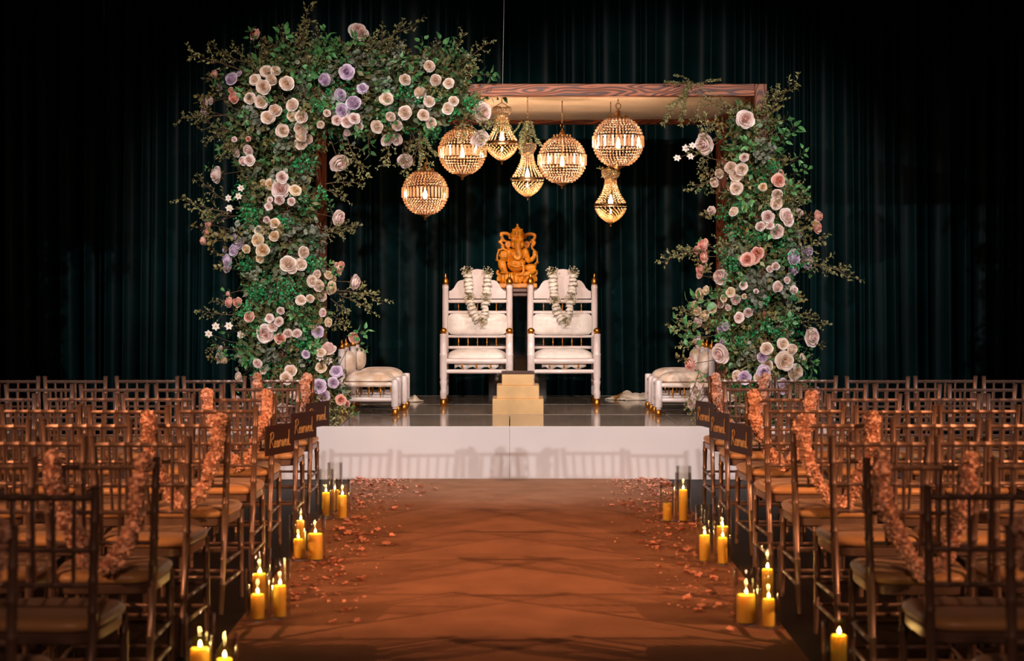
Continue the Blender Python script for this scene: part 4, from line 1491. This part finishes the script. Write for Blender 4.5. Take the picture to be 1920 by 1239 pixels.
for x, y, r_, c in C4:
    B.rose(1200 + x / 3.098, 420 + y / 3.098, r_ / 3.098, c)
for x, y in ((240, 675), (295, 612), (340, 595), (325, 665)):
    B.cosmos(1200 + x / 3.441, 100 + y / 3.441, 7.5)
for a in [('B', 1425, 225, 1484, 148), ('B', 1430, 240, 1470, 185), ('B', 1425, 210, 1450, 165), ('B', 1430, 250, 1450, 215), ('F', 1440, 285, 1492, 232), ('F', 1445, 290, 1475, 245), ('F', 1475, 310, 1512, 288), ('F', 1480, 330, 1512, 312), ('F', 1485, 350, 1508, 352), ('B', 1350, 255, 1308, 208), ('B', 1385, 215, 1325, 190), ('B', 1370, 240, 1320, 240), ('B', 1375, 220, 1345, 195), ('B', 1390, 220, 1395, 190),
          ('B', 1345, 335, 1284, 348), ('B', 1340, 335, 1305, 308), ('B', 1345, 300, 1300, 290), ('B', 1320, 470, 1242, 464), ('B', 1315, 468, 1270, 470), ('B', 1490, 490, 1602, 494), ('B', 1495, 485, 1560, 505), ('B', 1485, 475, 1555, 458), ('B', 1480, 600, 1552, 612), ('B', 1475, 590, 1530, 580), ('B', 1330, 610, 1258, 598), ('B', 1320, 600, 1275, 585), ('B', 1320, 640, 1272, 662), ('F', 1320, 625, 1260, 615), ('F', 1330, 630, 1285, 640),
          ('F', 1490, 690, 1538, 690), ('F', 1490, 680, 1530, 675), ('F', 1490, 715, 1530, 710), ('O', 1490, 440, 1525, 425), ('O', 1485, 450, 1520, 455), ('B', 1310, 700, 1290, 760, 14.15, 14.1), ('B', 1320, 720, 1285, 780, 14.15, 14.1), ('F', 1500, 360, 1515, 380), ('B', 1450, 350, 1500, 340), ('B', 1460, 370, 1505, 375), ('F', 1360, 560, 1285, 558), ('B', 1330, 205, 1300, 232, 14.25, 14.2)]:
    jut(B, *a)
for a in [('G', 1420, 420, 1425, 455, 14.0, 13.95), ('G', 1440, 330, 1455, 300, 14.0, 13.98), ('G', 1470, 560, 1500, 555, 14.05, 14.0), ('G', 1390, 620, 1385, 660, 14.02, 13.98), ('E', 1430, 500, 1425, 550, 14.0, 13.95), ('E', 1440, 540, 1400, 570, 14.0, 13.95)]:
    jut(B, *a)

# --- loose vines hung from the beam and the chandelier chains
def vine(label, segs, base):
    t = thing('hanging_vine', label, 'vine', base)
    for k, x0, y0, x1, y1, Y0, Y1 in segs:
        sprig(t, k, P(x0, y0, Y0), P(x1, y1, Y1), rgx, 0.9 if k == 'V' else 1.0)


vine('small-leaved green vine draped over the bare end of the beam', [('V', 1300, 152, 1238, 228, 14.17, 14.17), ('V', 1292, 150, 1268, 232, 14.16, 14.16), ('V', 1305, 155, 1255, 205, 14.16, 14.15), ('V', 1300, 155, 1268, 134, 14.2, 14.15), ('V', 1300, 156, 1245, 152, 14.2, 14.15),
     ('V', 1300, 158, 1352, 150, 14.2, 14.15), ('B', 1300, 165, 1320, 185, 14.18, 14.12), ('V', 1310, 160, 1335, 180, 14.16, 14.13), ('V', 1290, 152, 1282, 215, 14.15, 14.15)], P(1295, 155, 14.2))
vine('tuft of hanging greenery above the middle basket chandelier', [('V', 988, 222, 984, 286, 14.55, 14.52), ('V', 992, 222, 1003, 275, 14.55, 14.45), ('V', 984, 224, 975, 272, 14.55, 14.48), ('B', 990, 230, 990, 284, 14.50, 14.50), ('V', 990, 222, 996, 284, 14.50, 14.45), ('V', 980, 225, 962, 250, 14.55, 14.50), ('V', 986, 228, 978, 288, 14.40, 14.40), ('V', 995, 228, 1010, 268, 14.45, 14.40)], P(988, 225, 14.52))
vine('sprig of greenery tucked above the lowest golden basket chandelier', [('B', 1145, 330, 1128, 312, 14.82, 14.75), ('B', 1145, 330, 1150, 316, 14.82, 14.7), ('V', 1145, 326, 1130, 330, 14.8, 14.7), ('B', 1143, 326, 1160, 322, 14.8, 14.7)], P(1145, 325, 14.82))

# ------------------------------------------------------------------ white garlands on the two tall chairs
def cup_mesh():
    """half-open white blossom threaded on a string, axis +Z, radius 1"""
    m = MB()
    rg = random.Random(4)
    for L_, (r0, r1, h) in enumerate(((0.5, 1.0, 0.75), (0.4, 0.9, 0.55), (0.3, 0.66, 0.8))):
        for k in range(5):
            th = 2 * PI * k / 5 + L_ * 0.6
            vs, fs = [], []
            for j in range(4):
                v = j / 3
                for i in range(5):
                    u = i / 2 - 1
                    a = th + u * 0.75
                    r_ = r0 * 0.35 + (r1 - r0 * 0.35) * math.sin(v * PI / 2) * (1 - 0.1 * u * u)
                    z = -0.55 + h * 1.5 * v ** 1.5 * (1 - 0.2 * u * u) - 0.15 * v
                    vs.append((r_ * math.cos(a), r_ * math.sin(a), -z))
            for j in range(3):
                for i in range(4):
                    q = j * 5 + i
                    fs.append((q, q + 1, q + 6, q + 5))
            m.add(vs, fs)
    return m.mesh('white_cup_blossom', 'white_bloom', True, None)


def breath_mesh():
    m = MB()
    rg = random.Random(8)
    for i in range(85):
        d = rvec(rg)
        while d.length < 0.2:
            d = rvec(rg)
        d.normalize()
        q = d * rg.uniform(0.7, 1.15)
        m.cur = 1
        m.tube([d * 0.1, q], [0.012, 0.01], 3, False)
        m.cur = 0
        m.ball(q, rg.uniform(0.06, 0.11), 5, 4)
    return m.mesh('babys_breath', ['breath', 'breath_stem'], True, None)


CUP, BREATH = cup_mesh(), breath_mesh()


def chair_garland(pts, breath_at, label, Y):
    """pts: pixel path"""
    path = smoothpath([P(x, y, Y + dy) for x, y, dy in pts], 10)
    t = thing('white_garland', label, 'garland', path[0])
    base = path[0].copy()
    m = MB().tube([p - base for p in path], 0.004, 5)
    m.build('string', 'breath_stem', t)
    # resample
    d = [0]
    for a, b in zip(path, path[1:]):
        d.append(d[-1] + (b - a).length)
    tot = d[-1]
    n = int(tot / 0.036)
    rg = random.Random(2)
    for k in range(n + 1):
        s_ = tot * k / n
        i = min(range(len(d) - 1), key=lambda q: 0 if d[q] <= s_ <= d[q + 1] else 1 + abs(d[q] - s_))
        f = (s_ - d[i]) / max(1e-6, d[i + 1] - d[i])
        p = path[i].lerp(path[i + 1], f)
        tg = (path[i + 1] - path[i])
        fr = s_ / tot
        if any(abs(fr - b) < 0.028 for b in breath_at):
            continue
        if fr > 0.5:
            tg = -tg
        r_ = rg.uniform(0.038, 0.050)
        put('white_cup_blossom', CUP, t, p - base + rvec(rg, 0.004), aim(-tg.normalized() + rvec(rg, 0.16), rg.uniform(0, 6)), (r_, r_, 0.036))
    for b in breath_at:
        s_ = tot * min(max(b, 0.0), 1.0)
        i = max(q for q in range(len(d) - 1) if d[q] <= s_ + 1e-9)
        p = path[i].lerp(path[i + 1], (s_ - d[i]) / max(1e-6, d[i + 1] - d[i]))
        put('babys_breath', BREATH, t, p - base, (rg.uniform(0, 6), rg.uniform(0, 6), 0), (0.056, 0.056, 0.050))


GY = 16.51
chair_garland([(876, 509, 0.0), (878, 530, 0.0), (880, 560, -0.01), (885, 580, -0.05), (893, 595, -0.08), (902, 601, -0.10), (908, 592, -0.08), (909, 575, -0.05), (912, 550, -0.01), (914, 530, 0.0), (914, 511, 0.0)],
              (0.0, 0.24, 0.52, 0.76, 1.0), 'white flower garland on the tall chair nearer the larger flower column', GY)
chair_garland([(1036, 510, 0.0), (1037, 530, 0.0), (1039, 556, -0.01), (1043, 578, -0.05), (1050, 594, -0.08), (1057, 601, -0.10), (1065, 593, -0.08), (1068, 575, -0.05), (1072, 550, -0.01), (1075, 530, 0.0), (1075, 510, 0.0)],
              (0.0, 0.27, 0.51, 0.76, 1.0), 'white flower garland on the tall chair nearer the smaller flower column', GY)

# ------------------------------------------------------------------ banquet chairs
def bamboo(p0, p1, r0, r1, nodes, n=8):
    """tapered cane with raised knuckles"""
    p0, p1 = Vector(p0), Vector(p1)
    L = (p1 - p0).length
    ts = [0.0]
    rs = [r0]
    for t in nodes:
        for dt, k in ((-0.008, 1.0), (-0.003, 1.17), (0.003, 1.17), (0.008, 1.0)):
            ts.append(t + dt / L)
            rs.append((r0 + (r1 - r0) * t) * k)
    ts.append(1.0)
    rs.append(r1)
    return [p0.lerp(p1, t) for t in ts], rs


def chiavari_parts():
    parts = []
    for s_ in (-1, 1):
        m = MB()
        a, ra = bamboo((s_ * 0.182, -0.05, 0), (s_ * 0.186, 0.035, 0.46), 0.012, 0.0165, (0.3, 0.55))
        b, rb = bamboo((s_ * 0.186, 0.035, 0.46), (s_ * 0.205, 0.0, 0.92), 0.0165, 0.0145, (0.12, 0.34, 0.56, 0.76))
        m.tube(a + b[1:], ra + rb[1:], 8)
        m.ball((s_ * 0.2052, 0.0, 0.918), (0.0175, 0.0175, 0.007), 8, 4)
        parts.append(('back_post', m.mesh('back_post', 'chair_bronze')))
        m = MB()
        a, ra = bamboo((s_ * 0.197, 0.425, 0), (s_ * 0.192, 0.41, 0.44), 0.0115, 0.016, (0.3, 0.58, 0.85))
        m.tube(a, ra, 8)
        parts.append(('front_leg', m.mesh('front_leg', 'chair_bronze')))
        for z in (0.13, 0.23):
            m = MB()
            a, ra = bamboo((s_ * 0.183, -0.01, z), (s_ * 0.194, 0.415, z), 0.009, 0.009, (0.33, 0.66))
            m.tube(a, ra, 6)
            parts.append(('side_stretcher', m.mesh('side_stretcher', 'chair_bronze')))
    for z, y in ((0.13, 0.419), (0.23, 0.416), (0.17, -0.018)):
        m = MB()
        a, ra = bamboo((-0.19, y, z), (0.19, y, z), 0.009, 0.009, (0.33, 0.66))
        m.tube(a, ra, 6)
        parts.append(('cross_stretcher', m.mesh('cross_stretcher', 'chair_bronze')))
    yat = lambda z: 0.035 * (0.92 - z) / 0.46
    xat = lambda z: 0.186 + 0.019 * (z - 0.46) / 0.46
    for z, r_ in ((0.885, 0.0115), (0.715, 0.0095), (0.60, 0.0095)):
        m = MB()
        a, ra = bamboo((-xat(z), yat(z), z), (xat(z), yat(z), z), r_, r_, (0.17, 0.33, 0.5, 0.67, 0.83))
        m.tube(a, ra, 6)
        parts.append(('back_rail', m.mesh('back_rail', 'chair_bronze')))
    for k in range(5):
        x1 = -0.137 + 0.0685 * k
        m = MB()
        a, ra = bamboo((x1 * 0.93, yat(0.60), 0.60), (x1, yat(0.885), 0.885), 0.0075, 0.0075, (0.4, 0.75))
        m.tube(a, ra, 6)
        parts.append(('spindle', m.mesh('spindle', 'chair_bronze')))
    # seat frame (trapezoid, rounded front) and pad
    def plan(grow):
        pts = []
        for i in range(40):
            a = 2 * PI * i / 40
            ca, sa = math.cos(a), math.sin(a)
            s_ = (abs(ca) ** 5 + abs(sa) ** 5) ** (-0.2)
            x, y = ca * s_, sa * s_
            pts.append((x * (0.196 + 0.012 * y + grow), 0.225 + y * (0.203 + grow)))
        return pts
    def slab(levels, mat_):
        m = MB()
        vs, fs = [], []
        n = 40
        for g, z in levels:
            vs += [(x, y, z) for x, y in plan(g)]
        for j in range(len(levels) - 1):
            for i in range(n):
                i2 = (i + 1) % n
                fs.append((j * n + i, j * n + i2, (j + 1) * n + i2, (j + 1) * n + i))
        fs.append(tuple(range(n - 1, -1, -1)))
        fs.append(tuple((len(levels) - 1) * n + i for i in range(n)))
        return m.add(vs, fs)
    parts.append(('seat_frame', slab([(-0.004, 0.405), (0.002, 0.41), (0.002, 0.44), (-0.004, 0.446)], 0).mesh('seat_frame', 'chair_bronze')))
    parts.append(('seat_pad', slab([(-0.006, 0.446), (0.006, 0.45), (0.012, 0.462), (0.010, 0.474), (0.0, 0.484), (-0.02, 0.490), (-0.05, 0.494), (-0.10, 0.496)], 0).mesh('seat_pad', 'seat_pad', True, 80)))
    return parts


CHAIR = chiavari_parts()
rgc = random.Random(21)
ROWY = [12.05 - 0.9 * i for i in range(10)]
COUNT = [6, 6, 5, 5, 4, 3, 3, 2, 2, 1]
CHAIRPOS = {}
for side in (-1, 1):
    for i, Y in enumerate(ROWY):
        for k in range(COUNT[i]):
            x = side * (1.345 + 0.205 + 0.465 * k) + rgc.uniform(-0.012, 0.012) + (0.01 if side > 0 else -0.01) * (i % 3 - 1)
            y = Y + rgc.uniform(-0.025, 0.025)
            rz = R(rgc.uniform(-2.2, 2.2))
            blk = 'the larger flower column' if side < 0 else 'the smaller flower column'
            pos = 'at the aisle' if k == 0 else (ORD[k] + ' from the aisle')
            lab = 'bronze chiavari chair, %s row, %s, %s of the aisle' % (ORD[i], pos if k else 'aisle end', 'left' if side < 0 else 'right')
            t = thing('chiavari_chair', lab, 'chair', (x, y, 0), rz, 'chiavari chairs in rows facing the stage')
            CHAIRPOS[(side, i, k)] = t
            for n, me in CHAIR:
                put(n, me, t)

# flower garlands on the aisle chairs of every other row
def bloom_mesh(seed):
    """ruffled ball-shaped blossom, radius 1"""
    rg = random.Random(seed)
    m = MB()
    for i in range(46):
        d = rvec(rg)
        d = (d if d.length > 0.1 else Vector((0, 0, 1))).normalized()
        x = d.orthogonal().normalized()
        y = d.cross(x)
        a = rg.uniform(0, 6)
        x, y = x * math.cos(a) + y * math.sin(a), y * math.cos(a) - x * math.sin(a)
        c = d * 0.45
        vs = [c, c + d * 0.35 + x * 0.38, c + d * 0.62 + x * 0.2 + y * 0.12, c + d * 0.5 + y * 0.02 - x * 0.02, c + d * 0.62 - x * 0.2 - y * 0.1, c + d * 0.35 - x * 0.38]
        m.add(vs, [(0, 1, 2, 3), (0, 3, 4, 5)])
    m.ball((0, 0, 0), 0.6, 8, 6)
    return m.mesh('bloom', 'garland_bloom', True, None)


BLOOM = [bloom_mesh(1), bloom_mesh(2)]
for side in (-1, 1):
    for i in (0, 2, 4, 6, 8):
        c = CHAIRPOS[(side, i, 0)]
        rg = random.Random(i * 3 + side)
        lab = 'blush flower garland on the %s row aisle chair, %s of the aisle' % (ORD[i], 'left' if side < 0 else 'right')
        t = thing('flower_garland', lab, 'garland', c.location, c.rotation_euler.z, 'flower garlands on aisle chairs')
        j = lambda s_=0.012: rg.uniform(-s_, s_)
        pts = smoothpath([(-0.165, -0.03, 0.925), (-0.162 + j(), -0.045, 0.84), (-0.145 + j(), -0.04, 0.74), (-0.105 + j(), -0.035, 0.64), (-0.04 + j(), -0.03, 0.545), (0.01 + j(), -0.03, 0.51), (0.06 + j(), -0.03, 0.55),
                          (0.115 + j(), -0.035, 0.65), (0.15 + j(), -0.04, 0.75), (0.162 + j(), -0.045, 0.84), (0.168, -0.03, 0.925)], 5)
        MB().tube(pts, 0.004, 4).build('string', 'twig', t)
        step = 0.033
        acc = 0
        last = pts[0]
        seq = [pts[0]]
        for a, b in zip(pts, pts[1:]):
            acc += (b - a).length
            if acc >= step:
                seq.append(b)
                acc = 0
        for p in seq:
            r_ = rg.uniform(0.031, 0.042)
            put('bloom', rg.choice(BLOOM), t, p + rvec(rg, 0.009), (rg.uniform(0, 6), rg.uniform(0, 6), 0), (r_, r_, r_))

# reserved signs on the aisle chairs of the first three rows
LET = [(0, 0), (0.12, 1.1), (0.25, 2.1), (0.05, 1.9), (0.5, 2.25), (0.75, 1.8), (0.55, 1.3), (0.25, 1.1), (0.55, 0.5), (0.8, 0.0), (0.95, 0.3), (1.15, 0.75), (1.05, 0.98), (0.92, 0.6), (1.02, 0.08), (1.25, 0.2), (1.42, 0.98), (1.56, 0.45),
       (1.47, 0.0), (1.32, 0.12), (1.6, 0.15), (1.85, 0.75), (1.75, 0.98), (1.62, 0.5), (1.72, 0.05), (1.95, 0.25), (2.05, 1.02), (2.15, 0.82), (2.32, 0.88), (2.32, 0.1), (2.45, 0.15), (2.55, 0.98), (2.72, 0.0), (2.92, 0.98), (3.0, 0.5), (3.15, 0.8),
       (3.07, 1.0), (2.98, 0.5), (3.1, 0.05), (3.3, 0.2), (3.62, 0.8), (3.42, 0.92), (3.35, 0.3), (3.5, 0.05), (3.66, 0.5), (3.78, 2.3), (3.72, 0.6), (3.82, 0.0), (4.05, 0.15)]
for side in (-1, 1):
    for i in range(3):
        c = CHAIRPOS[(side, i, 0)]
        px_ = c.location.x - side * 0.205
        lab = 'dark reserved sign with gold script on the %s row aisle chair, %s of the aisle' % (ORD[i], 'left' if side < 0 else 'right')
        dirv = Vector((0.125, 0.30)) if side < 0 else Vector((-0.085, 0.315))
        # local +X runs along the text reading direction (seen from the aisle)
        if side < 0:
            ang = math.atan2(dirv.y, dirv.x)
        else:
            ang = math.atan2(-dirv.y, -dirv.x)
        t = thing('reserved_sign', lab, 'sign', (px_ - side * 0.03, c.location.y + 0.03, 0.575), ang, 'reserved signs on the front aisle chairs')
        t.rotation_euler.x = R(0)
        MB().cbox((0, 0, 0.085), (0.325, 0.008, 0.17), 0.002).build('board', 'sign_board', t, smooth=False)
        sx, sz = 0.235 / 4.05, 0.040
        path = smoothpath([(-0.12 + a * sx, -0.0062, 0.042 + b * sz) for a, b in LET], 4)
        MB().tube(path, 0.0021, 5).build('lettering', 'sign_gold', t)
        MB().tube([(-0.08, 0, 0.168), (-0.03, 0.01, 0.205), (0.0, 0.014, 0.25), (0.03, 0.01, 0.205), (0.08, 0, 0.168)], 0.0025, 5).build('tie', 'ribbon', t)

# ------------------------------------------------------------------ candles in glass cylinders
def glass_mesh(r_, h):
    return MB().lathe([(0.0, 0.012), (r_ - 0.004, 0.012), (r_ - 0.003, 0.02), (r_ - 0.003, h - 0.002), (r_ - 0.0015, h), (r_, h - 0.002), (r_, 0.003), (r_ - 0.003, 0.0), (0.0, 0.0)], 28)


FLAME = MB().lathe([(0, 0.0), (0.0035, 0.003), (0.0062, 0.010), (0.0066, 0.016), (0.0052, 0.024), (0.0028, 0.033), (0.0008, 0.041), (0, 0.043)], 10).mesh('flame', 'flame')
WHERE = {}


def candle(px, py, Y, cr_, ch, gr, gh, lit, label_bits):
    """px is the candle's axis on the floor at depth Y"""
    x = (px - VX) * Y / F
    z0 = 0.011 if abs(x) < 1.24 else 0.002
    g = glass_mesh(gr, gh).build('glass_cylinder', 'glass', None, (x, Y, z0), angle=50)
    tag(g, 'glass cylinder around the ' + label_bits, 'candle holder', 'glass cylinders along the aisle')
    t = thing('pillar_candle', label_bits, 'candle', (x, Y, z0 + 0.0125), 0, 'pillar candles along the aisle')
    MB().lathe([(0, 0.0), (cr_ - 0.002, 0.0), (cr_, 0.003), (cr_, ch - 0.004), (cr_ - 0.003, ch), (cr_ * 0.7, ch - 0.001), (cr_ * 0.45, ch - 0.006), (0, ch - 0.008)], 24).build('wax', 'wax', t)
    MB().tube([(0, 0, ch - 0.01), (0.0005, 0, ch + 0.002), (0.0015, 0, ch + 0.010)], 0.0011, 5).build('wick', 'wick', t)
    if lit:
        put('flame', FLAME, t, (0.001, 0, ch + 0.003), (0, 0, 0), (1.0, 1.0, 0.64))
        l = bpy.data.lights.new('candle_light', 'POINT')
        l.energy = 0.5
        l.color = (1.0, 0.64, 0.18)
        l.shadow_soft_size = 0.008
        o = bpy.data.objects.new('candle_light', l)
        COL.objects.link(o)
        o.parent = t
        o.location = (0.001, 0, ch + 0.022)


def yz(py):
    return F * CAMZ / (py - VY)


def pair(s_, n):
    return '%s cluster, %s of the aisle' % (n, 'left' if s_ < 0 else 'right')


# (floor px, depth, candle radius, candle height, glass radius, glass height, lit, label)
CANDLES = [
    (611, yz(974), 0.026, 0.155, 0.054, 0.32, True, 'tall lit candle in the cluster nearest the stage, left side'),
    (628, yz(962), 0.026, 0.135, 0.052, 0.33, True, 'rearmost lit candle in the cluster nearest the stage, left side'),
    (642, yz(977), 0.028, 0.145, 0.054, 0.265, True, 'lit candle nearest the carpet middle in the stage cluster, left side'),
    (559, yz(1053), 0.027, 0.105, 0.052, 0.25, True, 'slim lit candle in the second cluster from the stage, left side'),
    (564, yz(1037), 0.027, 0.165, 0.052, 0.32, True, 'rearmost lit candle in the second cluster, left side'),
    (591, yz(1055), 0.042, 0.140, 0.058, 0.26, True, 'thick lit candle in the second cluster, left side'),
    (483, yz(1168), 0.031, 0.110, 0.056, 0.24, True, 'short lit candle in the third cluster, left side'),
    (487, yz(1150), 0.034, 0.165, 0.054, 0.30, True, 'rearmost lit candle in the third cluster, left side'),
    (525, yz(1164), 0.029, 0.142, 0.050, 0.275, True, 'tall slim lit candle in the third cluster, left side'),
    (375, yz(1322), 0.036, 0.190, 0.056, 0.33, True, 'lit candle nearest the chairs in the foreground cluster, left side'),
    (421, yz(1330), 0.030, 0.165, 0.052, 0.27, True, 'lit candle nearest the carpet in the foreground cluster, left side'),
    (1251, yz(982), 0.028, 0.112, 0.053, 0.255, False, 'unlit short candle in the cluster nearest the stage, right side'),
    (1281, yz(982), 0.027, 0.198, 0.054, 0.32, True, 'tall lit candle in the cluster nearest the stage, right side'),
    (1282, yz(963), 0.026, 0.110, 0.052, 0.31, False, 'unlit rear candle in the cluster nearest the stage, right side'),
    (1321, yz(1058), 0.029, 0.140, 0.050, 0.32, True, 'lit candle nearest the carpet middle in the second cluster, right side'),
    (1354, yz(1044), 0.036, 0.152, 0.054, 0.33, True, 'thick lit candle in the second cluster, right side'),
    (1355, yz(1063), 0.026, 0.140, 0.050, 0.24, True, 'slim front candle in the second cluster, right side'),
    (1399, yz(1175), 0.043, 0.124, 0.060, 0.26, True, 'thick short lit candle in the third cluster, right side'),
    (1439, yz(1158), 0.026, 0.205, 0.058, 0.33, True, 'tall rear lit candle in the third cluster, right side'),
    (1441, yz(1182), 0.028, 0.120, 0.052, 0.25, True, 'short slim lit candle in the third cluster, right side'),
    (1573, yz(1340), 0.029, 0.268, 0.062, 0.33, True, 'tall lit candle in the foreground cluster, right side'),
]
for c in CANDLES:
    candle(c[0], 0, *c[1:])

# ------------------------------------------------------------------ rose petals along the carpet edges
def petal_mesh(seed):
    rg = random.Random(seed)
    m = MB()
    vs, fs = [], []
    n = 4
    for j in range(n + 1):
        for i in range(n + 1):
            u, v = i / n * 2 - 1, j / n
            wd = math.sin(PI * min(1, 0.1 + 0.75 * v)) * 0.55
            vs.append((u * wd, v - 0.5, 0.22 * u * u + 0.25 * (v - 0.45) ** 2 + rg.uniform(-0.03, 0.03)))
    for j in range(n):
        for i in range(n):
            q = j * (n + 1) + i
            fs.append((q, q + 1, q + n + 2, q + n + 1))
    m.add(vs, fs)
    return m.mesh('rose_petal', 'petal', True, None)


PETAL = [petal_mesh(1), petal_mesh(2), petal_mesh(3)]
rgp = random.Random(15)
PC = []
for side in (-1, 1):
    cent = []
    for k in range(26):
        y = 13.8 - 5.6 * (k / 25) ** 1.1 + rgp.uniform(-0.1, 0.1)
        spread = 0.36 if y > 11.6 else 0.22
        cent.append((side * (1.0 if y > 11.6 else 0.98) + rgp.uniform(-spread, spread) * 0.7, y))
    for k in range(145):
        cx, cy = cent[int(len(cent) * rgp.random() ** 1.5)]
        x = cx + rgp.gauss(0, 0.09)
        y = cy + rgp.gauss(0, 0.16)
        if abs(x) > 1.22 or y > 13.9:
            continue
        PC.append((x, y, side))
for x, y, side in PC:
    s_ = rgp.uniform(0.028, 0.052)
    o = put('rose_petal', rgp.choice(PETAL), None, (x, y, 0.013 + s_ * 0.12), (rgp.uniform(-0.35, 0.35), rgp.uniform(-0.35, 0.35), rgp.uniform(0, 6.28)), (s_, s_, s_))
    zone = 'near the stage front' if y > 12.5 else 'beside the candles nearest the stage' if y > 10.9 else 'beside the second candle cluster' if y > 9.2 else 'beside the third candle cluster'
    sd = 'left' if side < 0 else 'right'
    tag(o, 'loose dried rose petal on the carpet %s, %s side' % (zone, sd), 'petal', 'petals %s, %s side' % (zone, sd))
# crumbled petals too small to count
m = MB()
for k in range(1500):
    side = rgp.choice((-1, 1))
    y = 13.85 - 5.5 * rgp.random() ** 1.9
    x = side * (1.0 + rgp.gauss(0, 0.14))
    if abs(x) > 1.22:
        continue
    s_ = rgp.uniform(0.010, 0.026)
    m.leaf((x, y, 0.016 + rgp.uniform(0, 0.008)), (rgp.uniform(-1, 1), rgp.uniform(-1, 1), rgp.uniform(-0.1, 0.25)), (rgp.uniform(-0.5, 0.5), rgp.uniform(-0.5, 0.5), 1), s_ * 1.3, s_, 0.3, 0.2, 2)
tag(m.build('crumbled_petals', 'petal', angle=None), 'crumbled dried petal bits strewn along both carpet edges', 'petals', None, 'stuff')
